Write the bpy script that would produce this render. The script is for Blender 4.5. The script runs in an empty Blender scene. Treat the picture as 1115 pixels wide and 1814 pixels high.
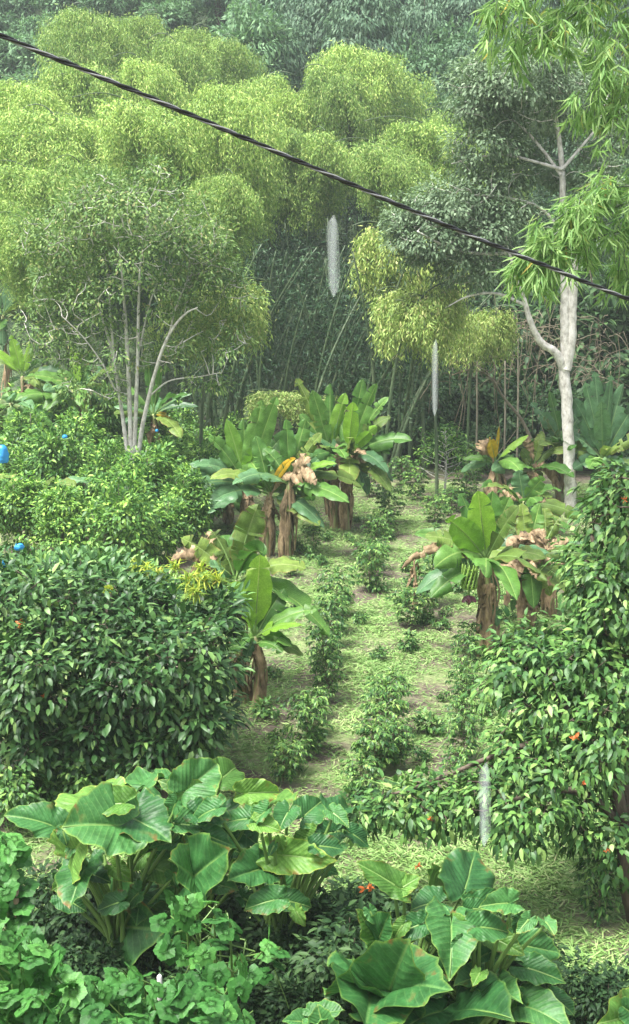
import bpy, math, random
import numpy as np
R = math.radians
C = bpy.context.scene
COL = C.collection

# ------------------------------------------------------------------ camera
CAMH, PITCH, F = 7.0, R(11.0), 2400.0
cam_d = bpy.data.cameras.new('camera'); cam = bpy.data.objects.new('camera', cam_d); COL.objects.link(cam)
cam.location = (0, 0, CAMH); cam.rotation_euler = (R(90) - PITCH, 0, 0)
cam_d.sensor_fit = 'VERTICAL'; cam_d.sensor_height = 24.0; cam_d.lens = 24.0 * F / 1814.0
cam_d.clip_end = 1000
C.camera = cam
# ------------------------------------------------------------------ sky, sun, exposure
SUN_EL, SUN_AZ = R(66), R(240)      # azimuth measured clockwise from +Y
w = bpy.data.worlds.new('World'); C.world = w; w.use_nodes = True
nt = w.node_tree; nt.nodes.clear()
sky = nt.nodes.new('ShaderNodeTexSky'); sky.sky_type = 'NISHITA'; sky.sun_disc = False
sky.sun_elevation = SUN_EL; sky.sun_rotation = SUN_AZ; sky.dust_density = 6.0; sky.air_density = 1.5
hs = nt.nodes.new('ShaderNodeHueSaturation'); hs.inputs['Saturation'].default_value = 0.5
bg = nt.nodes.new('ShaderNodeBackground'); bg.inputs['Strength'].default_value = 0.12
wo = nt.nodes.new('ShaderNodeOutputWorld')
nt.links.new(sky.outputs[0], hs.inputs['Color']); nt.links.new(hs.outputs[0], bg.inputs[0]); nt.links.new(bg.outputs[0], wo.inputs[0])
sd = bpy.data.lights.new('sun', 'SUN'); sun = bpy.data.objects.new('sun', sd); COL.objects.link(sun)
sd.energy = 3.4; sd.angle = R(20); sd.color = (1.0, 0.985, 0.95)
sun.rotation_euler = (R(90) - SUN_EL, 0, math.pi - SUN_AZ)
C.view_settings.view_transform = 'Standard'; C.view_settings.look = 'None'
C.view_settings.exposure = 1.56; C.view_settings.gamma = 1
cy = C.cycles
cy.max_bounces = 8; cy.diffuse_bounces = 3; cy.glossy_bounces = 2; cy.transmission_bounces = 5; cy.volume_bounces = 1
cy.transparent_max_bounces = 16; cy.use_denoising = True; cy.denoiser = 'OPENIMAGEDENOISE'; cy.denoising_input_passes = 'RGB_ALBEDO_NORMAL'; cy.denoising_prefilter = 'ACCURATE'

# ------------------------------------------------------------------ helpers
def P(px, py, Y):
    """world point seen at photo pixel (px,py) at forward distance Y"""
    r = (px - 557.5) / F; u = (907.0 - py) / F
    dy = math.cos(PITCH) + u * math.sin(PITCH); dz = -math.sin(PITCH) + u * math.cos(PITCH)
    return np.array([r / dy * Y, Y, CAMH + dz / dy * Y])
def PA(pts): return [P(*p) for p in pts]
def terrain(x, y):
    x = np.asarray(x, float); y = np.asarray(y, float)
    t = np.clip(y - 57, 0, None)
    h = np.where(t < 8, t * t * 0.045, 2.88 + (t - 8) * 0.72)
    h = np.minimum(h, 46 - 3 * np.exp(-np.clip(t - 60, 0, None) / 20.0))
    h = h + 0.05 * np.sin(x * 1.1 + 1) * np.sin(y * 0.9) + 0.03 * np.sin(x * 2.7 + y * 1.7)
    return h + np.where(y > 60, 1.2 * np.sin(x * 0.11 + 2) + 0.8 * np.sin(x * 0.23 + y * .1), 0) * np.clip((y - 60) / 10, 0, 1)
def G(px, py):
    """ground point at a pixel (flat part)"""
    u = (907.0 - py) / F
    dy = math.cos(PITCH) + u * math.sin(PITCH); dz = -math.sin(PITCH) + u * math.cos(PITCH)
    Y = -CAMH * dy / dz
    p = P(px, py, Y); p[2] = float(terrain(p[0], p[1])); return p
def nrm(a):
    a = np.asarray(a, float); return a / np.maximum(np.linalg.norm(a, axis=-1, keepdims=True), 1e-9)

class Geo:
    def __init__(s): s.v = []; s.q = []; s.t = []; s.uv = []; s.n = 0; s.mi = []
    def add(s, v, quads=None, tris=None, uv=None, mi=0):
        v = np.asarray(v, float).reshape(-1, 3); s.v.append(v)
        s.uv.append(np.zeros((len(v), 2)) if uv is None else np.asarray(uv, float).reshape(-1, 2))
        if quads is not None and len(quads):
            q = np.asarray(quads, np.int64).reshape(-1, 4); s.q.append((q + s.n, mi))
        if tris is not None and len(tris):
            t = np.asarray(tris, np.int64).reshape(-1, 3); s.t.append((t + s.n, mi))
        s.n += len(v)
    def mesh(s, name, mats, smooth=True):
        me = bpy.data.meshes.new(name)
        V = np.concatenate(s.v) if s.v else np.zeros((0, 3)); UV = np.concatenate(s.uv) if s.uv else np.zeros((0, 2))
        Q = np.concatenate([a for a, _ in s.q]) if s.q else np.zeros((0, 4), np.int64)
        T = np.concatenate([a for a, _ in s.t]) if s.t else np.zeros((0, 3), np.int64)
        MI = np.concatenate([np.full(len(a), m) for a, m in s.q] + [np.full(len(a), m) for a, m in s.t] + [np.zeros(0, int)])
        loops = np.concatenate([Q.ravel(), T.ravel()]).astype(np.int32)
        starts = np.concatenate([np.arange(len(Q)) * 4, len(Q) * 4 + np.arange(len(T)) * 3]).astype(np.int32)
        me.vertices.add(len(V)); me.vertices.foreach_set('co', V.astype(np.float32).ravel())
        me.loops.add(len(loops)); me.loops.foreach_set('vertex_index', loops)
        me.polygons.add(len(starts)); me.polygons.foreach_set('loop_start', starts)
        me.polygons.foreach_set('material_index', MI.astype(np.int32))
        me.polygons.foreach_set('use_smooth', np.full(len(starts), smooth, bool))
        ul = me.uv_layers.new(name='UVMap'); ul.data.foreach_set('uv', UV[loops].astype(np.float32).ravel())
        for m in (mats if isinstance(mats, (list, tuple)) else [mats]): me.materials.append(m)
        me.update(calc_edges=True)
        return me
    def obj(s, name, mats, parent=None, smooth=True):
        return link(name, s.mesh(name, mats, smooth), parent)
def link(name, me, parent=None):
    o = bpy.data.objects.new(name, me); COL.objects.link(o)
    if parent is not None: o.parent = parent
    return o
def tag(o, label=None, cat=None, group=None, kind=None):
    if label: o['label'] = label
    if cat: o['category'] = cat
    if group: o['group'] = group
    if kind: o['kind'] = kind
    return o
def empty(name, loc, rz=0, label=None, cat=None, group=None):
    o = bpy.data.objects.new(name, None); COL.objects.link(o); o.location = tuple(float(a) for a in loc); o.rotation_euler.z = rz
    o.empty_display_size = 0.2
    return tag(o, label, cat, group)
def copy_tree(o, parent=None):
    c = o.copy(); COL.objects.link(c)
    if parent is not None: c.parent = parent
    for ch in kids.get(o.name, []) if False else list(o.children): copy_tree(ch, c)
    return c
kids = {}

def tube(g, pts, rad, sides=6, mi=0, wob=0.0, rng=None, cap=True):
    pts = np.asarray(pts, float); n = len(pts); rad = np.broadcast_to(np.asarray(rad, float), (n,))
    tan = nrm(np.gradient(pts, axis=0)); ref = np.array([0.31, 0.12, 0.94])
    if abs(tan[:, 2]).mean() > 0.8: ref = np.array([1.0, 0.13, 0.0])
    s1 = nrm(np.cross(tan, ref)); s2 = np.cross(tan, s1)
    a = np.arange(sides) * 2 * math.pi / sides
    rr = rad[:, None] * np.ones((n, sides))
    if wob and rng is not None: rr = rr * (1 + wob * rng.standard_normal((n, sides)))
    V = pts[:, None] + rr[..., None] * (np.cos(a)[None, :, None] * s1[:, None] + np.sin(a)[None, :, None] * s2[:, None])
    i, j = np.meshgrid(np.arange(n - 1), np.arange(sides), indexing='ij'); j2 = (j + 1) % sides
    q = np.stack([i * sides + j, i * sides + j2, (i + 1) * sides + j2, (i + 1) * sides + j], -1).reshape(-1, 4)
    ln = np.concatenate([[0], np.cumsum(np.linalg.norm(np.diff(pts, axis=0), axis=1))])
    uv = np.stack([np.broadcast_to(a[None] / 6.283, (n, sides)), np.broadcast_to(ln[:, None], (n, sides))], -1)
    V = V.reshape(-1, 3); uv = uv.reshape(-1, 2); tris = None
    if cap:
        V = np.concatenate([V, pts[-1:] + tan[-1:] * rad[-1]]); uv = np.concatenate([uv, uv[-1:]])
        k = np.arange(sides); tris = np.stack([(n - 1) * sides + k, (n - 1) * sides + (k + 1) % sides, np.full(sides, n * sides)], -1)
    g.add(V, q, tris, uv, mi)
def smooth_path(pts, n=12):
    pts = np.asarray(pts, float)
    if len(pts) < 3:
        t = np.linspace(0, 1, n)[:, None]; return pts[0] * (1 - t) + pts[-1] * t
    p = np.concatenate([2 * pts[:1] - pts[1:2], pts, 2 * pts[-1:] - pts[-2:-1]]); out = []
    m = len(pts) - 1
    for u in np.linspace(0, m - 1e-6, n):
        i = int(u); f = u - i; a, b, c, d = p[i:i + 4]
        out.append(0.5 * (2 * b + (c - a) * f + (2 * a - 5 * b + 4 * c - d) * f * f + (3 * b - a - 3 * c + d) * f ** 3))
    return np.array(out)
# leaf templates: (verts x along, y across (unit half width), z), quads, tris
T_BLADE = (np.array([[0, 0, 0], [.35, -1, -.0], [1, 0, -.10], [.35, 1, -.0]]), [[0, 1, 2, 3]], None)
T_OVAL = (np.array([[0, 0, 0], [.28, -.85, .05], [.28, 0, -.0], [.28, .85, .05], [.66, -.8, -.01], [.66, 0, -.07], [.66, .8, -.01], [1, 0, -.2]]),
          [[1, 4, 5, 2], [2, 5, 6, 3]], [[0, 1, 2], [0, 2, 3], [4, 7, 5], [5, 7, 6]])
T_LONG = (np.array([[0, 0, 0], [.2, -.8, .02], [.2, 0, -.01], [.2, .8, .02], [.55, -.9, -.06], [.55, 0, -.09], [.55, .9, -.06], [1, 0, -.32]]),
          [[1, 4, 5, 2], [2, 5, 6, 3]], [[0, 1, 2], [0, 2, 3], [4, 7, 5], [5, 7, 6]])
def leaves(g, T, pos, axis, normal, ln, wd, mi=0):
    tv, tq, tt = T; pos = np.asarray(pos); N = len(pos)
    if N == 0: return
    X = nrm(axis); Y = nrm(np.cross(normal, X)); Z = np.cross(X, Y)
    ln = np.broadcast_to(ln, (N,)); wd = np.broadcast_to(wd, (N,))
    V = pos[:, None] + (tv[None, :, 0, None] * X[:, None] + tv[None, :, 2, None] * Z[:, None]) * ln[:, None, None] + tv[None, :, 1, None] * Y[:, None] * wd[:, None, None]
    k = len(tv); off = (np.arange(N) * k)[:, None, None]
    q = (np.asarray(tq)[None] + off).reshape(-1, 4) if tq is not None else None
    t = (np.asarray(tt)[None] + off).reshape(-1, 3) if tt is not None else None
    uv = np.broadcast_to(np.stack([tv[:, 0], tv[:, 1] * .5 + .5], -1)[None], (N, k, 2))
    g.add(V.reshape(-1, 3), q, t, uv.reshape(-1, 2), mi)

# ------------------------------------------------------------------ materials
def newmat(name):
    m = bpy.data.materials.new(name); m.use_nodes = True; n = m.node_tree; n.nodes.clear(); return m, n, n.nodes, n.links
def ramp(nodes, cols, pos=None, interp='LINEAR'):
    r = nodes.new('ShaderNodeValToRGB'); r.color_ramp.interpolation = interp; e = r.color_ramp.elements
    pos = pos or [i / max(1, len(cols) - 1) for i in range(len(cols))]
    while len(e) < len(cols): e.new(0.5)
    for i, (c, p) in enumerate(zip(cols, pos)): e[i].position = p; e[i].color = (*c, 1)
    return r
def math_n(nodes, links, op, a, b=None, clamp=False):
    m = nodes.new('ShaderNodeMath'); m.operation = op; m.use_clamp = clamp
    for i, x in enumerate((a, b)):
        if x is None: continue
        if isinstance(x, (int, float)): m.inputs[i].default_value = x
        else: links.new(x, m.inputs[i])
    return m.outputs[0]
def mixc(nodes, links, fac, a, b, mode='MIX'):
    m = nodes.new('ShaderNodeMix'); m.data_type = 'RGBA'; m.blend_type = mode
    for s, x in ((m.inputs[0], fac), (m.inputs[6], a), (m.inputs[7], b)):
        if isinstance(x, (int, float)): s.default_value = x
        elif isinstance(x, tuple): s.default_value = (*x, 1) if len(x) == 3 else x
        else: links.new(x, s)
    return m.outputs[2]
def finish_leaf(nodes, links, col, trans, rough, bump=None, tcol=(1.05, 1.15, .8), spec=.4):
    pb = nodes.new('ShaderNodeBsdfPrincipled'); links.new(col, pb.inputs['Base Color']); pb.inputs['Roughness'].default_value = rough
    pb.inputs['Specular IOR Level'].default_value = spec
    if bump is not None: links.new(bump, pb.inputs['Normal'])
    out = nodes.new('ShaderNodeOutputMaterial')
    if trans > 0:
        tr = nodes.new('ShaderNodeBsdfTranslucent'); links.new(mixc(nodes, links, 1.0, col, tcol, 'MULTIPLY'), tr.inputs[0])
        mx = nodes.new('ShaderNodeMixShader'); mx.inputs[0].default_value = trans
        links.new(pb.outputs[0], mx.inputs[1]); links.new(tr.outputs[0], mx.inputs[2]); links.new(mx.outputs[0], out.inputs[0])
    else: links.new(pb.outputs[0], out.inputs[0])
def leafmat(name, cols, pos=None, trans=.3, rough=.55, nscale=.5, namt=.4, objvar=.4, spec=.2):
    m, n, nodes, links = newmat(name)
    ge = nodes.new('ShaderNodeNewGeometry'); r = ramp(nodes, cols, pos); links.new(ge.outputs['Random Per Island'], r.inputs[0])
    tc = nodes.new('ShaderNodeNewGeometry'); no = nodes.new('ShaderNodeTexNoise'); no.inputs['Scale'].default_value = nscale; no.inputs['Detail'].default_value = 2
    links.new(tc.outputs['Position'], no.inputs['Vector'])
    oi = nodes.new('ShaderNodeObjectInfo')
    v = math_n(nodes, links, 'MULTIPLY', math_n(nodes, links, 'SUBTRACT', no.outputs[0], .5), 2 * namt)
    v = math_n(nodes, links, 'ADD', v, math_n(nodes, links, 'MULTIPLY', math_n(nodes, links, 'SUBTRACT', oi.outputs['Random'], .5), objvar))
    h = nodes.new('ShaderNodeHueSaturation'); links.new(r.outputs[0], h.inputs['Color'])
    links.new(math_n(nodes, links, 'ADD', v, 1.0), h.inputs['Value'])
    links.new(math_n(nodes, links, 'ADD', math_n(nodes, links, 'MULTIPLY', v, -.035), .5), h.inputs['Hue'])
    finish_leaf(nodes, links, h.outputs[0], trans, rough, spec=spec)
    return m
def barkmat(name, cols, scale=(6, 6, 1.5), bump=.4, rough=.85, pos=None):
    m, n, nodes, links = newmat(name)
    tc = nodes.new('ShaderNodeTexCoord'); mp = nodes.new('ShaderNodeMapping'); mp.inputs['Scale'].default_value = scale
    links.new(tc.outputs['Object'], mp.inputs[0]); no = nodes.new('ShaderNodeTexNoise'); no.inputs['Scale'].default_value = 2; no.inputs['Detail'].default_value = 8; no.inputs['Roughness'].default_value = .7
    links.new(mp.outputs[0], no.inputs['Vector']); r = ramp(nodes, cols, pos or [.3 + .4 * i / max(1, len(cols) - 1) for i in range(len(cols))]); links.new(no.outputs[0], r.inputs[0])
    pb = nodes.new('ShaderNodeBsdfPrincipled'); links.new(r.outputs[0], pb.inputs['Base Color']); pb.inputs['Roughness'].default_value = rough
    bp = nodes.new('ShaderNodeBump'); bp.inputs['Strength'].default_value = bump; bp.inputs['Distance'].default_value = .02
    links.new(no.outputs[0], bp.inputs['Height']); links.new(bp.outputs[0], pb.inputs['Normal'])
    out = nodes.new('ShaderNodeOutputMaterial'); links.new(pb.outputs[0], out.inputs[0]); return m
def plain(name, col, rough=.6, trans=0., spec=.4):
    m, n, nodes, links = newmat(name); rgb = nodes.new('ShaderNodeRGB'); rgb.outputs[0].default_value = (*col, 1)
    no = nodes.new('ShaderNodeTexNoise'); no.inputs['Scale'].default_value = 9
    c = mixc(nodes, links, no.outputs[0], rgb.outputs[0], tuple(x * .6 for x in col))
    finish_leaf(nodes, links, c, trans, rough, tcol=(1, 1, 1), spec=spec); return m
def veinleaf(name, base, light, edge, trans, rough, kind, var=.35):
    """large leaf with veins from its own UV: kind 'banana' (u along, v across) or 'ear' (x,y)"""
    m, n, nodes, links = newmat(name)
    uv = nodes.new('ShaderNodeUVMap'); sp = nodes.new('ShaderNodeSeparateXYZ'); links.new(uv.outputs[0], sp.inputs[0])
    u, v = sp.outputs[0], sp.outputs[1]; M = lambda *a, **k: math_n(nodes, links, *a, **k)
    av = M('ABSOLUTE', v)
    if kind == 'banana':
        ph = M('ADD', M('MULTIPLY', u, 62.0), M('MULTIPLY', av, -3.0)); no_in = 'stripe'
        midw = .05
    elif kind == 'squash':
        ph = M('ADD', M('MULTIPLY', M('ARCTAN2', M('SUBTRACT', v, .5), M('SUBTRACT', u, .5)), 7 / 6.2832), .5); midw = .001
    else:
        ph = M('ADD', M('MULTIPLY', u, 8.0), M('MULTIPLY', av, -6.5)); midw = .018
    frac = M('FRACT', ph); tri = M('ABSOLUTE', M('SUBTRACT', frac, .5))       # .5 on the vein
    vein = M('MULTIPLY', M('SUBTRACT', tri, .40 if kind != 'banana' else .3), 8.0, clamp=True)
    mid = M('SUBTRACT', 1.0, M('MULTIPLY', M('SUBTRACT', av, midw * .5), 1.0 / midw, clamp=True), clamp=True)
    no = nodes.new('ShaderNodeTexNoise'); no.inputs['Scale'].default_value = 7; no.inputs['Detail'].default_value = 4
    tcg = nodes.new('ShaderNodeNewGeometry'); links.new(tcg.outputs['Position'], no.inputs['Vector'])
    oi = nodes.new('ShaderNodeObjectInfo'); n3 = nodes.new('ShaderNodeTexNoise'); n3.inputs['Scale'].default_value = 45; n3.inputs['Detail'].default_value = 5; links.new(tcg.outputs['Position'], n3.inputs['Vector'])
    c0 = mixc(nodes, links, M('MULTIPLY', M('SUBTRACT', no.outputs[0], .25), 1.6, clamp=True), tuple(x * (1 - var) for x in base), tuple(x * (1 + var) for x in base))
    c0 = mixc(nodes, links, oi.outputs['Random'], c0, tuple((a + b) / 2 for a, b in zip(base, light)))if kind == 'ear' and False else c0
    c1 = mixc(nodes, links, M('MULTIPLY', vein, .42 if kind != 'banana' else .14), c0, light)
    c2 = mixc(nodes, links, M('MULTIPLY', mid, .75), c1, light)
    if edge:
        if kind == 'banana': rim = M('MULTIPLY', M('SUBTRACT', av, .86), 7.0, clamp=True)
        else:
            at = nodes.new('ShaderNodeAttribute'); at.attribute_name = 'rim'; rim = M('MULTIPLY', M('SUBTRACT', at.outputs['Fac'], .94), 16.0, clamp=True)
        c2 = mixc(nodes, links, M('MULTIPLY', M('MULTIPLY', rim, .9), M('MULTIPLY', no.outputs[0], 1.2, clamp=True)), c2, edge)
        if kind == 'ear': c2 = mixc(nodes, links, M('MULTIPLY', M('MULTIPLY', M('SUBTRACT', at.outputs['Fac'], .6), 2.4, clamp=True), M('MULTIPLY', M('SUBTRACT', no.outputs[0], .6), 12.0, clamp=True)), c2, (.2, .12, .04))
    bp = nodes.new('ShaderNodeBump'); bp.inputs['Strength'].default_value = .18 if kind == 'banana' else .4; bp.inputs['Distance'].default_value = .012
    n2 = nodes.new('ShaderNodeTexNoise'); n2.inputs['Scale'].default_value = 22; n2.inputs['Detail'].default_value = 6; links.new(uv.outputs[0], n2.inputs['Vector'])
    hgt = M('ADD', M('MULTIPLY', tri, -.9), M('MULTIPLY', n2.outputs[0], .5))
    links.new(hgt, bp.inputs['Height'])
    c2 = mixc(nodes, links, M('MULTIPLY', M('SUBTRACT', n3.outputs[0], .42), 4.0, clamp=True), mixc(nodes, links, 1.0, c2, (.72, .78, .7), 'MULTIPLY'), c2)
    h = nodes.new('ShaderNodeHueSaturation'); links.new(c2, h.inputs['Color'])
    rnd = tcg.outputs['Random Per Island'] if kind == 'squash' else oi.outputs['Random']
    links.new(M('ADD', M('MULTIPLY', rnd, .8 if kind == 'squash' else .6), .65), h.inputs['Value']); links.new(M('SUBTRACT', .505, M('MULTIPLY', rnd, .02)), h.inputs['Hue'])
    finish_leaf(nodes, links, h.outputs[0], trans, rough, bp.outputs[0], spec=.22)
    return m
M = {}
M['bamboo_leaf'] = leafmat('bamboo_leaf', [(.1, .2, .045), (.22, .36, .08), (.36, .5, .12), (.47, .53, .18)], [0, .4, .8, 1], trans=.22, nscale=.35, namt=.3)
M['bamboo_shaded_leaf'] = leafmat('bamboo_shaded_leaf', [(.012, .038, .016), (.022, .06, .025), (.045, .095, .035)], trans=.08, nscale=.35)  # bamboo leaf with the grove's deep shade put into its colour
M['bamboo_yellow_leaf'] = leafmat('bamboo_yellow_leaf', [(.14, .24, .06), (.25, .36, .09), (.37, .46, .13), (.42, .4, .18)], [0, .4, .8, 1], trans=.2, nscale=.6, namt=.25)
M['long_bamboo_leaf'] = leafmat('long_bamboo_leaf', [(.15, .29, .09), (.25, .41, .13), (.37, .52, .2), (.6, .42, .08)], [0, .45, .97, 1], trans=.45, nscale=.8, namt=.2)
M['culm'] = barkmat('bamboo_culm', [(.025, .05, .02), (.05, .085, .035), (.12, .15, .08)], (3, 3, .4), .1, .5)  # darkened so that the hollow's shade sits in the culm colour
M['grey_green_leaf'] = leafmat('grey_green_leaf', [(.1, .16, .085), (.16, .24, .13), (.27, .36, .22)], trans=.25, nscale=.7)
M['olive_leaf'] = leafmat('olive_leaf', [(.06, .13, .04), (.12, .21, .065), (.22, .33, .1), (.28, .26, .12)], [0, .5, .9, 1], trans=.3, nscale=.8)
M['hill_leaf'] = leafmat('hill_leaf', [(.07, .15, .07), (.11, .21, .1), (.17, .29, .14)], trans=.25, nscale=.2, objvar=.5)
M['dark_hill_leaf'] = leafmat('dark_hill_leaf', [(.05, .105, .06), (.08, .15, .085), (.12, .2, .11)], trans=.2, nscale=.2, objvar=.3)
M['coffee_leaf'] = leafmat('coffee_leaf', [(.03, .09, .02), (.08, .2, .04), (.17, .33, .06), (.32, .5, .1)], [0, .45, .8, 1], trans=.25, rough=.45, nscale=1.3, spec=.3)
M['young_coffee_leaf'] = leafmat('young_coffee_leaf', [(.02, .065, .02), (.06, .15, .035), (.13, .25, .06), (.26, .4, .1)], [0, .45, .8, 1], trans=.25, rough=.35, nscale=2)
M['understory_shade_leaf'] = leafmat('understory_shade_leaf', [(.014, .038, .014), (.026, .064, .022), (.055, .11, .035)], trans=.25, nscale=.9)  # understorey shade is painted into this leaf colour
M['shrub_leaf'] = leafmat('shrub_leaf', [(.016, .05, .014), (.04, .105, .028), (.08, .17, .045), (.18, .29, .08)], [0, .5, .88, 1], trans=.12, rough=.42, nscale=1.0, spec=.28)
M['right_shrub_leaf'] = leafmat('right_shrub_leaf', [(.02, .065, .018), (.055, .14, .032), (.11, .225, .05), (.21, .33, .09)], [0, .5, .88, 1], trans=.18, rough=.45, nscale=1.2, spec=.28)
M['yellow_spiky'] = leafmat('yellow_spiky', [(.12, .22, .03), (.22, .32, .04), (.36, .4, .05), (.3, .22, .08)], [0, .4, .9, 1], trans=.3)
M['grass'] = leafmat('grass_blades', [(.09, .18, .045), (.16, .29, .08), (.26, .4, .13), (.35, .36, .19)], [0, .35, .8, 1], trans=.2, nscale=.8, rough=.6, objvar=0)
M['pale_bark'] = barkmat('pale_bark', [(.22, .2, .17), (.52, .5, .45), (.74, .72, .68)], (5, 5, 3))
M['grey_bark'] = barkmat('grey_bark', [(.08, .07, .05), (.2, .18, .13), (.32, .29, .22)])
M['dark_bark'] = barkmat('dark_bark', [(.03, .02, .015), (.08, .06, .04), (.15, .12, .09)])
M['twig'] = barkmat('twig', [(.06, .05, .03), (.13, .11, .07), (.2, .18, .12)])
M['banana_leaf'] = veinleaf('banana_leaf', (.09, .22, .045), (.28, .42, .12), None, .35, .36, 'banana')
M['banana_young'] = veinleaf('banana_young_leaf', (.2, .4, .05), (.42, .56, .16), None, .45, .36, 'banana', .15)
M['banana_worn'] = veinleaf('banana_worn_leaf', (.15, .24, .05), (.3, .36, .14), (.3, .17, .08), .35, .45, 'banana', .45)
M['banana_blue'] = veinleaf('banana_bluish_leaf', (.09, .2, .09), (.22, .36, .18), None, .25, .32, 'banana')
M['dead_leaf'] = barkmat('dead_banana_leaf', [(.05, .03, .015), (.21, .145, .075), (.4, .3, .18)], (5, 5, 2), .5, .8)
M['yellow_leaf'] = veinleaf('yellowing_leaf', (.55, .36, .02), (.65, .5, .08), (.3, .12, .04), .3, .5, 'banana')
M['stem_green'] = barkmat('banana_stem', [(.09, .05, .03), (.22, .15, .09), (.2, .26, .08), (.34, .26, .16)], (7, 7, .8), .3, .6)
M['petiole'] = plain('petiole', (.16, .28, .07), .4, .1)
M['fruit'] = plain('green_banana_fruit', (.2, .34, .06), .4)
M['purple'] = plain('purple_flower', (.12, .03, .05), .4)
M['ear_leaf'] = veinleaf('elephant_ear_leaf', (.045, .16, .045), (.14, .3, .09), (.22, .34, .06), .18, .42, 'ear', .45)
M['ear_light'] = veinleaf('elephant_ear_light_leaf', (.11, .26, .05), (.28, .45, .12), (.4, .42, .08), .3, .42, 'ear', .4)
M['squash_leaf'] = veinleaf('squash_leaf', (.055, .19, .04), (.14, .33, .09), (.3, .45, .1), .28, .42, 'squash', .3)
M['blue_plastic'] = plain('blue_plastic', (.05, .4, .8), .35, .3)
M['orange'] = plain('orange_petals', (.6, .16, .04), .5, .2)
M['cable'] = plain('black_cable', (.012, .012, .014), .35, 0, .6)
M['wood'] = barkmat('weathered_wood', [(.12, .08, .05), (.28, .2, .13), (.4, .32, .24)], (20, 20, 2))
M['white_wood'] = barkmat('pale_stake', [(.4, .38, .36), (.62, .6, .58)], (20, 20, 2))

# ------------------------------------------------------------------ ground and hill
def ground_mat():
    m, n, nodes, links = newmat('mown_ground'); ge = nodes.new('ShaderNodeNewGeometry')
    def noise(s, d=6, r=.6):
        x = nodes.new('ShaderNodeTexNoise'); x.inputs['Scale'].default_value = s; x.inputs['Detail'].default_value = d; x.inputs['Roughness'].default_value = r
        links.new(ge.outputs['Position'], x.inputs['Vector']); return x.outputs[0]
    a = ramp(nodes, [(.04, .03, .02), (.09, .07, .05), (.16, .13, .09)], [.3, .5, .7]); links.new(noise(9), a.inputs[0])
    b = ramp(nodes, [(.08, .11, .04), (.15, .2, .07), (.25, .3, .12)], [.3, .5, .7]); links.new(noise(14, 8, .75), b.inputs[0])
    f = ramp(nodes, [(0, 0, 0), (1, 1, 1)], [.46, .6]); links.new(noise(.9, 5, .65), f.inputs[0])
    c = mixc(nodes, links, f.outputs[0], a.outputs[0], b.outputs[0])
    pb = nodes.new('ShaderNodeBsdfPrincipled'); links.new(c, pb.inputs['Base Color']); pb.inputs['Roughness'].default_value = .9
    bp = nodes.new('ShaderNodeBump'); bp.inputs['Strength'].default_value = .8; bp.inputs['Distance'].default_value = .04; links.new(noise(18, 8, .8), bp.inputs['Height']); links.new(bp.outputs[0], pb.inputs['Normal'])
    out = nodes.new('ShaderNodeOutputMaterial'); links.new(pb.outputs[0], out.inputs[0]); return m
def hill_mat():
    m, n, nodes, links = newmat('hill_cover'); ge = nodes.new('ShaderNodeNewGeometry')
    x = nodes.new('ShaderNodeTexNoise'); x.inputs['Scale'].default_value = 1.2; x.inputs['Detail'].default_value = 9; links.new(ge.outputs['Position'], x.inputs['Vector'])
    a = ramp(nodes, [(.02, .035, .015), (.05, .08, .03), (.08, .12, .05)], [.3, .5, .7]); links.new(x.outputs[0], a.inputs[0])
    pb = nodes.new('ShaderNodeBsdfPrincipled'); links.new(a.outputs[0], pb.inputs['Base Color']); pb.inputs['Roughness'].default_value = .95
    out = nodes.new('ShaderNodeOutputMaterial'); links.new(pb.outputs[0], out.inputs[0]); return m
def sheet(name, x0, x1, y0, y1, nx, ny, mat):
    xs = np.linspace(x0, x1, nx); ys = np.linspace(y0, y1, ny); X, Y = np.meshgrid(xs, ys)
    V = np.stack([X, Y, terrain(X, Y)], -1).reshape(-1, 3)
    i, j = np.meshgrid(np.arange(ny - 1), np.arange(nx - 1), indexing='ij'); k = i * nx + j
    g = Geo(); g.add(V, np.stack([k, k + 1, k + nx + 1, k + nx], -1).reshape(-1, 4)); o = g.obj(name, mat); tag(o, kind='structure'); return o
sheet('ground', -120, 120, -60, 57, 240, 234, ground_mat())
sheet('hill', -120, 120, 57, 200, 160, 200, hill_mat())

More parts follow.
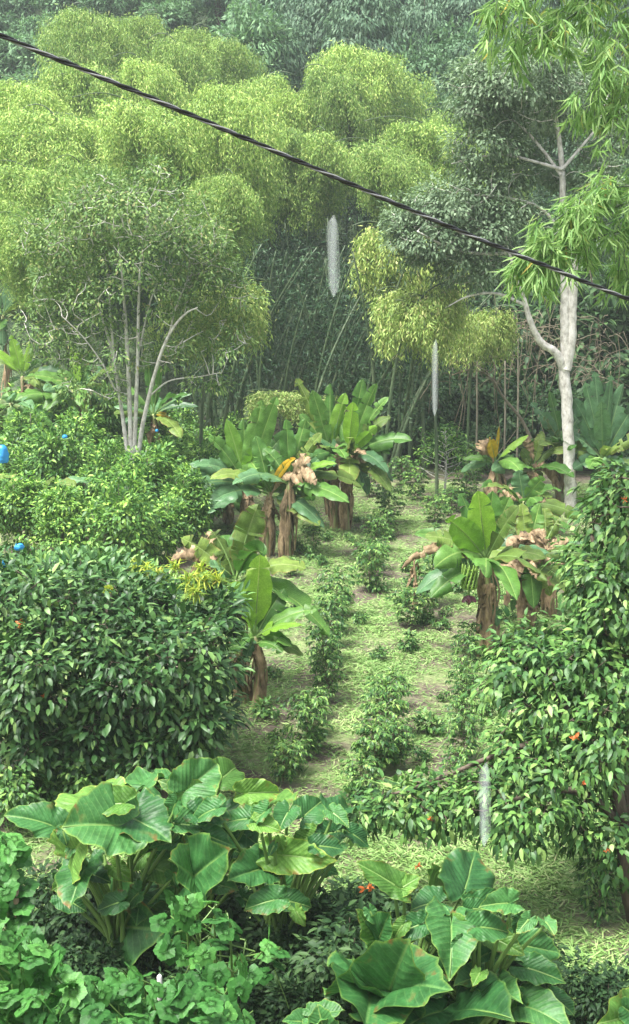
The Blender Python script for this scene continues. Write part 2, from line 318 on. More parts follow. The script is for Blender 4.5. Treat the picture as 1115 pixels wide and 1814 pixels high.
# ------------------------------------------------------------------ foliage generators
def rdir(rng, n, up=0.0):
    v = rng.standard_normal((n, 3)); v = nrm(v); v[:, 2] += up; return nrm(v)
def bamboo_plume(seed, H=12., arch=2.6, spread=2.3, nbr=420, nl=120, leaf=(.15, .0145), t0=.5, mat=None, tl=(.1, 1.15)):
    """one culm (base at origin) arching towards +x with drooping leafy side branches; returns (culm mesh, foliage mesh, apex)"""
    rng = np.random.default_rng(seed); gc = Geo(); gl = Geo()
    t = np.linspace(0, 1, 36)
    z = H * (1 - 1.0 * (1 - t) ** 1.0); x = arch * t ** 2.6
    z = H * np.sin(np.minimum(t * 1.12, 1.12) * math.pi / 2) ** .95; z = z / z.max() * H
    y = .25 * np.sin(t * 3 + seed)
    pts = np.stack([x, y, z], -1)
    tube(gc, pts, .055 * (1 - t) + .012, 6)
    for k in range(2, 24):
        p = pts[k]; d = nrm(pts[k + 1] - p)
        tube(gc, np.array([p - d * .02, p + d * .02]), (.055 * (1 - t[k]) + .012) * 1.25, 6, cap=False)
    zb = H - (H * (1 - t0)) * rng.beta(1.0, 1.25, nbr); ti = np.interp(zb, pts[:, 2][:int(np.argmax(pts[:, 2])) + 1], t[:int(np.argmax(pts[:, 2])) + 1])
    base = np.stack([np.interp(ti, t, pts[:, 0]), np.interp(ti, t, pts[:, 1]), zb - .25], -1)
    az = rng.uniform(0, 2 * math.pi, nbr); dz = H - zb; lobes = 1 + .3 * np.sin(az * 2 + seed) + .22 * np.sin(az * 3 + zb * 1.7 + seed)
    rho = np.where(dz < spread, np.sqrt(np.clip(1 - (1 - dz / spread) ** 2, .05, 1)), 1 - .4 * (dz - spread) / max(.1, H * (1 - t0) - spread))
    L = spread * rho * lobes * rng.uniform(.62, 1.05, nbr)
    K = 9; u = np.linspace(0, 1, K); tail = rng.uniform(tl[0], tl[1], nbr)
    hor = L[:, None] * np.sin(np.minimum(u * 1.25, 1.0) * math.pi / 2)[None]
    crv = np.stack([base[:, 0:1] + np.cos(az)[:, None] * hor, base[:, 1:2] + np.sin(az)[:, None] * hor, base[:, 2:3] + .28 * L[:, None] * np.sin(u * math.pi * .9)[None] - tail[:, None] * u[None] ** 2.6], -1)
    for b in range(0, nbr, 3): tube(gc, crv[b], np.linspace(.012, .004, K), 3, cap=False)
    # leaves
    bi = np.repeat(np.arange(nbr), nl); w_ = L[bi] / spread
    keep = rng.uniform(0, 1, len(bi)) < np.clip(w_ + .25, 0, 1); bi = bi[keep]; n = len(bi)
    q = rng.beta(2.4, .95, n) * (K - 1.001); i0 = q.astype(int); f = (q - i0)[:, None]
    cen = crv[bi, i0] * (1 - f) + crv[bi, i0 + 1] * f
    tan = nrm(crv[bi, i0 + 1] - crv[bi, i0])
    pos = cen + rng.normal(0, .12, (n, 3)) * np.array([1, 1, .8]) - np.array([0, 0, .05])
    ax = nrm(tan * .55 + rdir(rng, n) * .85 + np.array([0, 0, -.5]))
    nn = nrm(rdir(rng, n) * .8 + np.array([0, 0, .8]))
    leaves(gl, T_BLADE, pos, ax, nn, leaf[0] * rng.uniform(.6, 1.3, n), leaf[1] * rng.uniform(.8, 1.3, n))
    return gc.mesh('culm', M['culm']), gl.mesh('foliage', mat or M['bamboo_leaf']), np.array([arch * .6, 0, H])
def clump_leaves(g, rng, cen, rad, nper, T, ln, wd, out=None, droop=.2, flat=.7):
    """leaf clumps round the points cen, leaves face outwards and up"""
    n0 = len(cen); n = n0 * nper; c = np.repeat(cen, nper, 0); rr = np.repeat(np.broadcast_to(rad, (n0,)), nper)
    d = rdir(rng, n); r = rng.uniform(.2, 1, n) ** .5
    pos = c + d * (rr * r)[:, None] * np.array([1, 1, flat])
    o = np.repeat(out, nper, 0) if out is not None else d
    ax = nrm(d * .7 + o * .5 + rdir(rng, n) * .45 + np.array([0, 0, -droop]))
    nn = nrm(o * .4 + rdir(rng, n) * .45 + np.array([0, 0, .9]))
    leaves(g, T, pos, ax, nn, ln * rng.uniform(.45, 1.3, n), wd * rng.uniform(.7, 1.25, n))
def blob_points(rng, n, c, r, shell=.55):
    d = rdir(rng, n); k = rng.uniform(shell ** 3, 1, n) ** (1 / 3); k = np.where(rng.random(n) < .1, k * rng.uniform(1.05, 1.4, n), k)
    return np.asarray(c) + d * k[:, None] * np.asarray(r), d
def tree(name, base, limbs, blobs, bark, leafm, leafspec, label, cat, group=None, seed=0, twigr=.012, twigs=True, extra=None, T=T_OVAL):
    """limbs: list of (points, r0, r1) in world space; blobs: (centre, radii, clusters, cluster radius); leafspec: (per cluster, length, half width, droop)"""
    rng = np.random.default_rng(seed); base = np.asarray(base, float); root = empty(name, base, 0, label, cat, group)
    gt = Geo(); nodes = []
    for k, (pts, r0, r1) in enumerate(limbs):
        p = smooth_path(np.asarray(pts) - base, max(8, 5 * len(pts))); p = p + rng.normal(0, r1 * .08, p.shape)
        tube(gt, p, np.linspace(r0, r1, len(p)), 9 if r0 > .05 else 6, wob=.05, rng=rng); nodes.append(p[len(p) // 4:])
    nodes = np.concatenate(nodes); gw = gt; gl = Geo()
    per, ln, wd, droop = leafspec
    for (c, r, nc, cr) in blobs:
        pts, out = blob_points(rng, nc, np.asarray(c) - base, r)
        pts = pts[pts[:, 2] > .15]; out = out[:len(pts)]
        if twigs and len(pts):
            d0 = np.array([np.linalg.norm(nodes - p, axis=1).min() for p in pts]); live = nodes
            for p in pts[np.argsort(d0)]:
                dd = np.linalg.norm(live - p, axis=1) + np.clip(live[:, 2] - p[2], 0, None) * 1.2 + rng.uniform(0, .12, len(live))
                a = live[np.argmin(dd)]; L = np.linalg.norm(p - a); mid = (a + p) / 2 + rng.normal(0, .1, 3) * L + [0, 0, -.06 * L]; cv = smooth_path([a, mid, p], 6)
                tube(gw, cv, np.linspace(twigr * (1. + .5 * min(L, 1.5)), twigr * .45, 6), 4, cap=False); live = np.concatenate([live, cv[2:]])
        clump_leaves(gl, rng, pts, cr * rng.uniform(.7, 1.3, len(pts)), per, T, ln, wd, out, droop)
    gt.obj('trunk', bark, root)
    gl.obj('foliage', leafm, root)
    return root

# ------------------------------------------------------------------ bamboo grove
ORD = ['first', 'second', 'third', 'fourth', 'fifth', 'sixth', 'seventh', 'eighth', 'ninth', 'tenth', 'eleventh', 'twelfth', 'thirteenth', 'fourteenth', 'fifteenth']
plumes = [bamboo_plume(11, spread=1.75, t0=.72), bamboo_plume(12, arch=3.4, spread=1.75, t0=.72), bamboo_plume(13, arch=1.6, spread=2.0, t0=.66, nbr=440), bamboo_plume(14, arch=2.2, spread=1.55, t0=.73), bamboo_plume(15, arch=4.2, spread=1.7, t0=.72)]
yplumes = [bamboo_plume(21, H=6.5, arch=2.0, spread=1.2, mat=M['bamboo_yellow_leaf'], leaf=(.16, .016), nbr=170, nl=90, t0=.8, tl=(.1, 1.0)), bamboo_plume(22, H=6.5, arch=2.8, spread=1.2, mat=M['bamboo_yellow_leaf'], leaf=(.16, .016), nbr=170, nl=90, t0=.82, tl=(.1, 1.0))]
dplumes = [bamboo_plume(31, arch=1.2, spread=2.0, mat=M['bamboo_shaded_leaf'], t0=.15, nbr=200, nl=60)]
def put_plume(pm, px, py, Y, sx, rz, label, group='bamboo plumes in the grove', name='bamboo'):
    cm, fm, ap = pm; top = P(px, py, Y); c, s = math.cos(rz), math.sin(rz)
    gz = float(terrain(top[0], top[1])); sz = (top[2] - gz) / ap[2]
    bx, by = top[0] - c * ap[0] * sx, top[1] - s * ap[0] * sx; gz = float(terrain(bx, by))
    r = empty(name, (bx, by, gz), rz, label, 'bamboo', group); r.scale = (sx, sx, (top[2] - gz) / ap[2])
    link('culm', cm, r); link('foliage', fm, r); return r
# px, py of the highest point, depth, width scale, lean direction (0 right, 180 left, -90 to the viewer), variant, label
BP = [
 (150, 5, 63, 1.1, 200, 2, 'tallest narrow bamboo plume at the back left of the grove, below the hillside shrubs'),
 (258, 18, 66, .8, 0, 3, 'small rounded bamboo top at the back, right of the tallest narrow plume'),
 (345, 42, 66, .75, 20, 3, 'small bamboo top peeping out at the back between two rounded ones'),
 (302, 60, 62, .9, 180, 0, 'pale bamboo crown low between the small back tops'),
 (395, 60, 66, .9, 0, 2, 'pale loose bamboo at the back of the grove under the dark hillside trees'),
 (240, 95, 58, 1.0, 200, 0, 'rounded bamboo plume crossing under the cable at upper left'),
 (120, 100, 58, 1.2, 180, 3, 'broad bamboo dome behind the cable at far upper left'),
 (25, 135, 56, 1.1, 190, 0, 'bamboo plume cut by the left edge of the photo just under the cable'),
 (80, 185, 52, 1.35, 200, 2, 'wide full bamboo dome at the left, lower than the cable'),
 (-40, 210, 52, 1.3, 180, 0, 'bamboo plume mostly beyond the left edge'),
 (205, 168, 48, 1.25, 215, 1, 'big drooping bamboo dome in front left of the grove'),
 (305, 200, 50, .9, 250, 3, 'short bamboo plume tucked between the two big front domes'),
 (385, 140, 48, 1.05, 240, 2, 'big domed bamboo plume with long hanging tails above the pale trunked tree'),
 (480, 125, 62, 1.15, 0, 0, 'broad bamboo crown in the middle distance right of the hanging tails dome'),
 (540, 150, 60, 1.0, 330, 3, 'pale green bamboo crown between two broad crowns in the middle'),
 (625, 70, 62, 1.2, 200, 2, 'tall square shouldered bamboo crown in the middle under dark hillside trees'),
 (575, 115, 60, 1.0, 180, 0, 'bamboo crown leaning on the left shoulder of the tall middle crown'),
 (480, 215, 54, 1.0, 270, 0, 'low pale bamboo mound in the centre of the grove'),
 (565, 225, 54, 1.0, 300, 3, 'bluish green bamboo mound over the dark centre of the grove'),
 (650, 245, 52, 1.0, 200, 1, 'left end of the bamboo arch that sweeps over the dark hollow'),
 (735, 205, 54, 1.15, 190, 4, 'sweeping bamboo arch with bright top right of the centre'),
 (790, 190, 56, 1.0, 200, 0, 'bamboo crown merging into the grey green tree at its left'),
 (30, 375, 42, .85, 210, 3, 'low bamboo plume at the left edge behind the banana plants'),
 (-20, 340, 46, 1.1, 190, 0, 'bamboo plume half out of view above the low left plume'),
 (30, 285, 47, 1.1, 200, 0, 'bamboo plume low at far left behind the pale trunked tree'),
 (140, 275, 46, 1.0, 240, 3, 'bamboo plume rising directly behind the olive crown at left'),
 (405, 300, 44, .75, 300, 3, 'narrow hanging bamboo plume right of the hanging tails dome'),
]
for (px, py, Y, sx, rz, v, lab) in BP: put_plume(plumes[v], px, py, Y, sx, R(rz), lab)
YP = [
 (425, 492, 37, .95, 20, 0, 'bright yellow green bamboo spray low behind the pale trunked tree'),
 (680, 392, 42, 1.15, 205, 0, 'yellowish bamboo plume hanging into the dark hollow at centre'),
 (715, 508, 37, .85, 200, 0, 'left half of the bright yellow bamboo spray bent low over the dark hollow'),
 (780, 498, 37, .95, 20, 1, 'right half of the bright yellow bamboo spray bent low over the dark hollow'),
 (885, 540, 40, .8, 330, 0, 'dull yellow bamboo spray just left of the white trunk'),
 (480, 690, 40, .9, 200, 0, 'small rounded yellow green bamboo bush behind the banana clump'),
]
for (px, py, Y, sx, rz, v, lab) in YP: put_plume(yplumes[v], px, py, Y, sx, R(rz), lab, 'yellow bamboo sprays')
k = 0
rng = np.random.default_rng(5)
for (px, py, Y) in [(420, 330, 60), (500, 300, 61), (570, 290, 60), (640, 310, 61), (700, 300, 60), (760, 300, 60), (340, 330, 60), (250, 350, 60), (150, 350, 60), (60, 330, 60), (850, 330, 60), (930, 300, 60), (1010, 300, 60), (1090, 280, 60), (1160, 300, 60),
                    (480, 400, 56), (600, 400, 56), (700, 420, 55), (380, 420, 55), (820, 430, 56), (920, 440, 55), (1040, 420, 56), (1130, 420, 54), (300, 420, 54), (200, 430, 54), (100, 440, 54), (0, 430, 54)]:
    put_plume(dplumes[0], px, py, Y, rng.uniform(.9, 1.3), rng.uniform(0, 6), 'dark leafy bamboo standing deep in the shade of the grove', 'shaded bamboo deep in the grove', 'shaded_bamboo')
# bare culms in the hollow
def culm_mesh(seed, H=10., bend=.6):
    rng = np.random.default_rng(seed); g = Geo(); t = np.linspace(0, 1, 30)
    pts = np.stack([bend * t ** 2, .2 * np.sin(t * 2 + seed), H * t], -1); r = .065 * (1 - .6 * t)
    tube(g, pts, r, 8)
    for i in range(1, 30): tube(g, np.array([pts[i] - [0, 0, .025], pts[i] + [0, 0, .025]]), r[i] * 1.22, 8, cap=False)
    gl = Geo(); n = 260; q = rng.uniform(.3, 1, n); p = np.stack([np.interp(q, t, pts[:, a]) for a in range(3)], -1)
    leaves(gl, T_BLADE, p + rng.normal(0, .35, (n, 3)), nrm(rdir(rng, n) + [0, 0, -.9]), rdir(rng, n, .5), .24 * rng.uniform(.6, 1.3, n), .022)
    return g.mesh('culm', M['culm']), gl.mesh('foliage', M['bamboo_shaded_leaf'])
CM = [culm_mesh(1, bend=.3), culm_mesh(2, bend=1.2), culm_mesh(3, bend=-.9), culm_mesh(4, bend=2.4)]
for k in range(98):
    px = rng.uniform(375, 760); Y = rng.uniform(41, 55); gx = P(px, 800, Y)[0]; lean = rng.normal(0, R(4)) + R(4) * (px - 560) / 200
    r = empty('bamboo_culm', (gx, Y, float(terrain(gx, Y)) - .02), rng.uniform(-.5, .5), 'green bare bamboo culm standing in the dark hollow of the grove', 'bamboo culm', 'bare culms in the dark hollow')
    r.rotation_euler.y = lean; r.rotation_euler.x = rng.normal(0, R(3)); s = rng.uniform(.8, 1.1); r.scale = (s, s, (6.2 + (Y - 40) * .12) / 10 * rng.uniform(.85, 1.1))
    c, f = CM[rng.integers(0, 4)]; link('culm', c, r); link('foliage', f, r)
# three long leaning culms right of centre
for (a, b, lab) in [((598, 800), (722, 600), 'pale leaning bamboo culm slanting up to the bent yellow spray'), ((640, 800), (705, 640), 'second leaning culm just right of the long slanting one'), ((705, 790), (745, 560), 'steep bamboo culm beside the leaning ones at the edge of the hollow')]:
    A = P(*a, 43); A[2] = terrain(A[0], 43); B = P(*b, 41); g = Geo(); p = smooth_path([A * 0, (B - A) * .5 + [0, 0, .25], (B - A), (B - A) * 1.3 + [.3, 0, -.1]], 18)
    tube(g, p, np.linspace(.07, .035, 18), 8)
    for i in range(1, 18): tube(g, np.array([p[i] - nrm(p[i] - p[i - 1]) * .025, p[i] + nrm(p[i] - p[i - 1]) * .025]), .075 - .002 * i, 8, cap=False)
    r = empty('leaning_culm', A, 0, lab, 'bamboo culm'); g.obj('culm', M['culm'], r)

# ------------------------------------------------------------------ trees and shrubs of the hillside
def bush_proto(seed, H, r, nclump, per, ln, wd, mat, bark, rc=.3, droop=.2, T=T_OVAL, low=.12, tall=1., stem=.05):
    rng = np.random.default_rng(seed); gs = Geo(); gl = Geo(); blobs = []
    nb = 7
    for k in range(nb):
        a = rng.uniform(0, 6.28); q = rng.uniform(.1, .62) * r; blobs.append(((math.cos(a) * q, math.sin(a) * q, H * rng.uniform(.3, .78)), np.array([.55 * r, .55 * r, .28 * H]) * rng.uniform(.8, 1.15)))
    blobs.append(((0, 0, H * .72), np.array([.5 * r, .5 * r, .3 * H])))
    for c, rr in blobs:
        p, o = blob_points(rng, nclump // (nb + 1), c, rr); k = p[:, 2] > low * H; p, o = p[k], o[k]
        clump_leaves(gl, rng, p, rc * rng.uniform(.7, 1.3, len(p)), per, T, ln, wd, o, droop)
        e = np.array(c) + [0, 0, rr[2] * .8]; tube(gs, smooth_path([[0, 0, 0], [c[0] * .3, c[1] * .3, c[2] * .5], e], 10), np.linspace(stem, stem * .2, 10), 6)
        for m in range(5): tube(gs, smooth_path([[c[0] * .7, c[1] * .7, c[2] * .8], p[m % len(p)]], 5), np.linspace(stem * .3, stem * .1, 5), 4, cap=False)
    return gs.mesh('trunk', bark), gl.mesh('foliage', mat)
def put(proto, name, p, s, rz, label, cat, group=None, sz=None):
    r = empty(name, p, rz, label, cat, group); r.scale = (s, s, s if sz is None else sz)
    link('trunk', proto[0], r); link('foliage', proto[1], r); return r
hill_t = [bush_proto(40 + i, 5.5, 2.3, 260, 40, .26, .055, M['hill_leaf'], M['dark_bark'], .5, .5, T=T_BLADE) for i in range(3)]
dark_t = [bush_proto(50 + i, 9., 2.1, 360, 44, .3, .045, M['dark_hill_leaf'], M['dark_bark'], .5, 1.4, T=T_BLADE, low=.25) for i in range(3)]
low_t = [bush_proto(60 + i, 2.4, 1.5, 110, 26, .3, .07, M['hill_leaf'], M['dark_bark'], .35, .4, T=T_BLADE) for i in range(2)]
rng = np.random.default_rng(8)
i = 0
for row, Y in enumerate(np.arange(66, 112, 3.2)):       # shrub rows of the left slope
    for x in np.arange(-34 + (row % 2), -1, 2.2):
        if x > -.02 * Y or x < -.29 * Y: continue
        X, YY = x + rng.normal(0, .3), Y + rng.normal(0, .3)
        put(low_t[i % 2], 'hillside_shrub', (X, YY, float(terrain(X, YY))), rng.uniform(.8, 1.2), rng.uniform(0, 6), 'dark green hillside shrub in the planted rows above the bamboo at upper left', 'shrub', 'planted shrubs on the left hillside'); i += 1
for k in range(64):                                                # dark trees behind the centre and right
    Y = rng.uniform(72, 108); X = rng.uniform(-.07, .27) * Y
    if k < 26: Y = 70 + k * .5; X = (-.05 + .3 * ((k * 7) % 26) / 26) * Y
    put(dark_t[k % 3], 'hillside_tree', (X, Y, float(terrain(X, Y)) - .05), rng.uniform(.8, 1.25), rng.uniform(0, 6), 'tall dark drooping tree on the hillside behind the bamboo grove', 'tree', 'dark trees on the hillside')
HT = [(700, 130, 68, 1., 'light leafy bush on the slope right of the tall square shouldered bamboo'), (745, 90, 70, 1.1, 'pale green slope tree below the dark trees, left of the grey green crown'), (765, 170, 66, .9, 'shaggy bush just left of the grey green crown'),
      (440, 30, 70, 1.1, 'pale feathery tree at the top behind the bamboo crowns'), (820, 60, 72, 1.3, 'hazy hillside tree behind the top of the grey green crown'), (1060, 300, 64, 1.3, 'soft green tree behind the upper stem of the white trunked tree'), (1100, 200, 68, 1.3, 'hazy tree at the right edge below the hanging long leaves'), (930, 330, 62, 1.2, 'soft green tree seen through the middle of the grey green crown')]
for (px, py, Y, s, lab) in HT:
    p = P(px, py, Y); gz = float(terrain(p[0], Y)); hh = max(p[2] - gz, 3.); put(hill_t[int(px) % 3], 'slope_tree', (p[0], Y, gz - .05), s, px, lab, 'tree', sz=hh / 5.3)
# understorey under the canopy
und = [bush_proto(70 + i, 2.6, 1.5, 150, 26, .2, .045, M['understory_shade_leaf'], M['dark_bark'], .33, .5) for i in range(3)]
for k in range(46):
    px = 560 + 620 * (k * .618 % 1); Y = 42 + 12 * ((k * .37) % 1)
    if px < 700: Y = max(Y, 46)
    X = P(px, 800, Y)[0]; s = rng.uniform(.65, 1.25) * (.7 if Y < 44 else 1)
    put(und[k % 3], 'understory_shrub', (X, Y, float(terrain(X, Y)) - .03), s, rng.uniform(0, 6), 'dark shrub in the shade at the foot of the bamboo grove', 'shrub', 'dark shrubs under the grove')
for k, (px, py, Y, s) in enumerate([(1060, 560, 46, 1.9), (950, 590, 47, 1.8), (1110, 470, 48, 2.2), (870, 640, 46, 1.4), (1020, 480, 50, 2.1), (905, 500, 52, 2.)]):
    p = P(px, py, Y); gz = float(terrain(p[0], Y)); put(und[k % 3], 'vine_covered_tree', (p[0], Y, gz - .03), s, k, 'dim vine covered tree behind the white trunk and its banana plants', 'tree', 'vine covered trees right of the hollow', sz=(p[2] - gz) / 2.5)

# dry tangle, hanging vines and thin poles
r0 = P(900, 700, 41); r0[2] = terrain(r0[0], 41); r = empty('dry_branch_tangle', r0, 0, 'tangle of dry brown twigs and hanging vines between the dark hollow and the white trunk', 'branches'); g = Geo()
rg = np.random.default_rng(91)
for k in range(150):
    px, py = rg.uniform(790, 1110), rg.uniform(560, 690); a = P(px, py, rg.uniform(40, 44)) - r0; d = rdir(rg, 1)[0] * np.array([1, .6, .45]) * rg.uniform(.5, 1.7)
    tube(g, smooth_path([a, a + d * .5 + [0, 0, .12], a + d + [0, 0, -.25]], 8) + rg.normal(0, .02, (8, 3)), np.linspace(.016, .005, 8), 4, cap=False)
for k in range(36):
    px, py = rg.uniform(760, 1100), rg.uniform(520, 640); a = P(px, py, rg.uniform(40, 44)) - r0; L = rg.uniform(1.2, 3.2)
    tube(g, smooth_path([a, a + [rg.normal(0, .2), 0, -L * .5], a + [rg.normal(0, .25), 0, -L]], 10), .012, 4, cap=False)
main = smooth_path(np.array(PA([(800, 665, 41), (835, 655, 41), (868, 668, 41), (893, 705, 41), (925, 745, 40.5), (950, 800, 40)])) - r0, 24)
tube(g, main, np.linspace(.02, .06, 24), 6)
tube(g, smooth_path(np.array(PA([(835, 655, 41), (810, 640, 41), (790, 655, 41)])) - r0, 10), np.linspace(.03, .01, 10), 5)
g.obj('twigs', M['twig'], r)
for (px, y0, y1, lab) in [(843, 640, 800, 'thin bare pole standing leftmost in the dark hollow below the twig tangle'), (893, 640, 790, 'thin upright pole between the two other poles below the twig tangle'), (916, 600, 790, 'tallest thin pole, nearest to the white trunk, under the twig tangle')]:
    b = P(px, y1 + 20, 42); b[2] = terrain(b[0], 42); g = Geo(); t = P(px + 2, y0, 42); tube(g, smooth_path([[0, 0, 0], (t - b) * .5 + [.03, 0, 0], t - b], 10), np.linspace(.035, .025, 10), 6)
    o = g.obj('thin_pole', M['grey_bark']); o.location = b; tag(o, lab, 'pole')

# small tree with horizontal branches in front of the hollow
b = G(787, 880); gg = Geo(); gl = Geo(); rg = np.random.default_rng(17); H = P(787, 760, b[1])[2] - b[2]
tube(gg, smooth_path([[0, 0, 0], [.05, 0, H * .5], [0, 0, H]], 10), np.linspace(.04, .012, 10), 6)
for k in range(30):
    z = H * (.22 + .75 * k / 30); a = k * 2.4; L = .95 * (1.06 - z / H) + .12; d = np.array([math.cos(a), math.sin(a), .35]); e = np.array([0, 0, z]) + d * L
    tube(gg, smooth_path([[0, 0, z], [d[0] * L * .5, d[1] * L * .5, z + .1], e], 6), np.linspace(.014, .006, 6), 4, cap=False)
    m = 40 if z > H * .45 else 16; pp = e + rg.normal(0, .12, (m, 3)); leaves(gl, T_OVAL, pp, nrm(rdir(rg, m) + d), nrm(rdir(rg, m) * .5 + [0, 0, 1]), .13, .028)
r = empty('sapling', b, 0, 'slim young tree with tiered bare side branches at the foot of the dark hollow', 'tree'); gg.obj('trunk', M['pale_bark'], r); gl.obj('foliage', M['coffee_leaf'], r)

# ------------------------------------------------------------------ the two big pale trees
Y = 35.5; b = G(235, 925); Y = b[1]
L_ = lambda pts, dy=0: PA([(x, y, Y + dy * i) for i, (x, y) in enumerate(pts)])
limbs = [([b] + L_([(234, 850), (231, 740), (227, 640), (222, 560), (215, 470), (205, 400)]), 0.086, 0.017),
 (L_([(236, 860), (240, 760), (244, 640), (246, 540), (250, 460), (262, 390)], -.06), 0.066, 0.014),
 (L_([(240, 850), (252, 760), (270, 680), (288, 620), (308, 580), (330, 555), (350, 545)], -.15), 0.066, 0.017),
 (L_([(300, 592), (312, 545), (330, 500), (338, 450)], -.1), 0.030, 0.011),
 (L_([(226, 800), (212, 700), (198, 620), (180, 560), (160, 500), (140, 440)], .12), 0.056, 0.014),
 (L_([(205, 660), (196, 560), (190, 480), (180, 410)], .2), 0.041, 0.011),
 (L_([(262, 705), (300, 675), (350, 668), (390, 660)], -.1), 0.025, 0.008),
 (L_([(228, 700), (205, 690), (185, 650), (150, 600), (110, 560)], -.2), 0.030, 0.011),
 (L_([(243, 640), (265, 540), (290, 470), (300, 410)], .1), 0.030, 0.011)]
c = lambda x, y, d=0: P(x, y, Y + d)
blobs = [(c(235, 375), (2.0, 1.7, .85), 130, .42), (c(190, 345), (1.1, 1.1, .55), 50, .38), (c(130, 430), (1.0, 1.2, .95), 75, .4), (c(330, 425), (1.15, 1.2, .8), 80, .4), (c(240, 450), (2.1, 1.7, .9), 90, .4), (c(90, 500), (.65, .9, .7), 38, .38),
         (c(60, 420), (.5, .8, .6), 22, .36), (c(420, 520), (.5, .7, .5), 20, .34), (c(385, 480), (.7, .9, .5), 36, .38), (c(150, 560), (.9, .9, .5), 34, .36), (c(330, 600), (.8, .9, .5), 24, .36), (c(370, 670), (.5, .6, .35), 12, .35), (c(120, 620), (.6, .7, .45), 16, .35), (c(270, 300), (.45, .5, .25), 12, .3), (c(235, 520), (2.2, 1.5, .6), 50, .36), (c(80, 580), (.8, .8, .7), 30, .36), (c(230, 620), (1.8, 1.4, .6), 34, .34), (c(410, 600), (.6, .8, .6), 22, .34), (c(300, 520), (1.2, 1., .5), 30, .34), (c(170, 680), (1., 1., .5), 18, .32)]
tree('feathery_tree', b, limbs, blobs, M['pale_bark'], M['olive_leaf'], (32, .13, .025, .2), 'pale stemmed tree with several trunks and a feathery olive domed crown at left', 'tree', seed=3)

b = G(1012, 905); Y = b[1]
limbs = [([b] + L_([(1010, 850), (1008, 790), (1004, 720), (1001, 650)]), .165, .145),
 (L_([(1001, 655), (1011, 600), (1014, 540), (1016, 450), (1008, 390)]), .17, .09),
 (L_([(1003, 640), (1002, 560), (1000, 500), (992, 440), (997, 360), (996, 300), (990, 240), (980, 180), (975, 120)], .02), .15, .03),
 (L_([(1000, 655), (985, 625), (960, 608), (942, 575), (930, 535), (915, 490), (900, 440)], -.12), .13, .03),
 (L_([(995, 300), (960, 290), (900, 275), (850, 278), (800, 290)], -.1), .05, .015),
 (L_([(994, 310), (965, 270), (930, 230), (880, 190), (850, 150)], .2), .05, .015),
 (L_([(996, 300), (1030, 260), (1060, 220), (1080, 160)], .1), .05, .015),
 (L_([(1008, 420), (940, 440), (870, 450), (800, 440), (740, 410)], -.25), .07, .02),
 (L_([(930, 540), (880, 520), (830, 525), (790, 545)], -.1), .05, .015),
 (L_([(1000, 420), (960, 370), (900, 350), (840, 345)], -.2), .05, .02)]
blobs = [(c(920, 140), (1.7, 1.6, .9), 120, .42), (c(850, 170), (.8, 1.1, .75), 55, .4), (c(860, 260), (.9, 1.1, .6), 60, .4), (c(1000, 110, 1.5), (1.2, 1.4, .8), 70, .4), (c(950, 230, 1.5), (1.2, 1.3, .6), 60, .4), (c(800, 355), (1.2, 1.2, .55), 75, .4),
         (c(760, 420), (1.1, 1.1, .7), 90, .4), (c(850, 410), (1.0, 1.1, .6), 65, .4), (c(830, 470), (.9, .9, .5), 45, .38), (c(900, 380), (.9, 1., .6), 45, .4), (c(1070, 250, 1.5), (.8, 1., .9), 45, .4), (c(720, 390), (.5, .7, .35), 28, .35), (c(880, 320), (.9, .9, .35), 30, .38), (c(1060, 420), (.6, .8, .6), 20, .4), (c(1090, 180, 1.5), (.9, 1., .9), 50, .4), (c(1070, 330), (.8, 1., .7), 36, .4), (c(960, 300, 1.5), (1., 1., .5), 36, .4), (c(940, 170), (1.3, 1.2, .8), 50, .4)]
tree('white_trunk_tree', b, limbs, blobs, M['pale_bark'], M['grey_green_leaf'], (46, .14, .03, .4), 'tall tree with smooth white forked trunk and grey green crown at right', 'tree', seed=4)

# ------------------------------------------------------------------ mature coffee bushes on the left
cof = [bush_proto(80 + i, 2.1, 1.05, 190, 30, .14, .032, M['coffee_leaf'], M['grey_bark'], .22, .3, stem=.04) for i in range(4)]
CB = [(40, 960, 1.), (120, 975, .9), (215, 990, .95), (300, 965, .7), (20, 900, 1.), (100, 900, 1.), (190, 910, 1.05), (265, 930, 1.), (335, 940, .8), (345, 905, .85), (60, 850, 1.1), (150, 850, 1.1), (230, 865, 1.), (300, 870, .9), (370, 870, .8), (0, 820, 1.1), (100, 815, 1.15), (190, 815, 1.1), (290, 825, 1.), (350, 830, .9), (50, 790, 1.2), (140, 780, 1.2), (330, 800, .9), (420, 800, .8), (390, 815, .8), (240, 785, 1.)]
where = ['front row', 'second row', 'third row', 'back row']
rng = np.random.default_rng(12)
for k, (px, py, s) in enumerate(CB):
    p = G(px, py + 28)
    row = 0 if py > 940 else 1 if py > 880 else 2 if py > 840 else 3
    put(cof[k % 4], 'coffee_bush', p, s * rng.uniform(.92, 1.08), rng.uniform(0, 6), 'glossy full grown coffee bush in the dense thicket below the pale stemmed tree', 'coffee bush', 'grown coffee bushes in the left thicket', sz=s * rng.uniform(.85, 1.15))
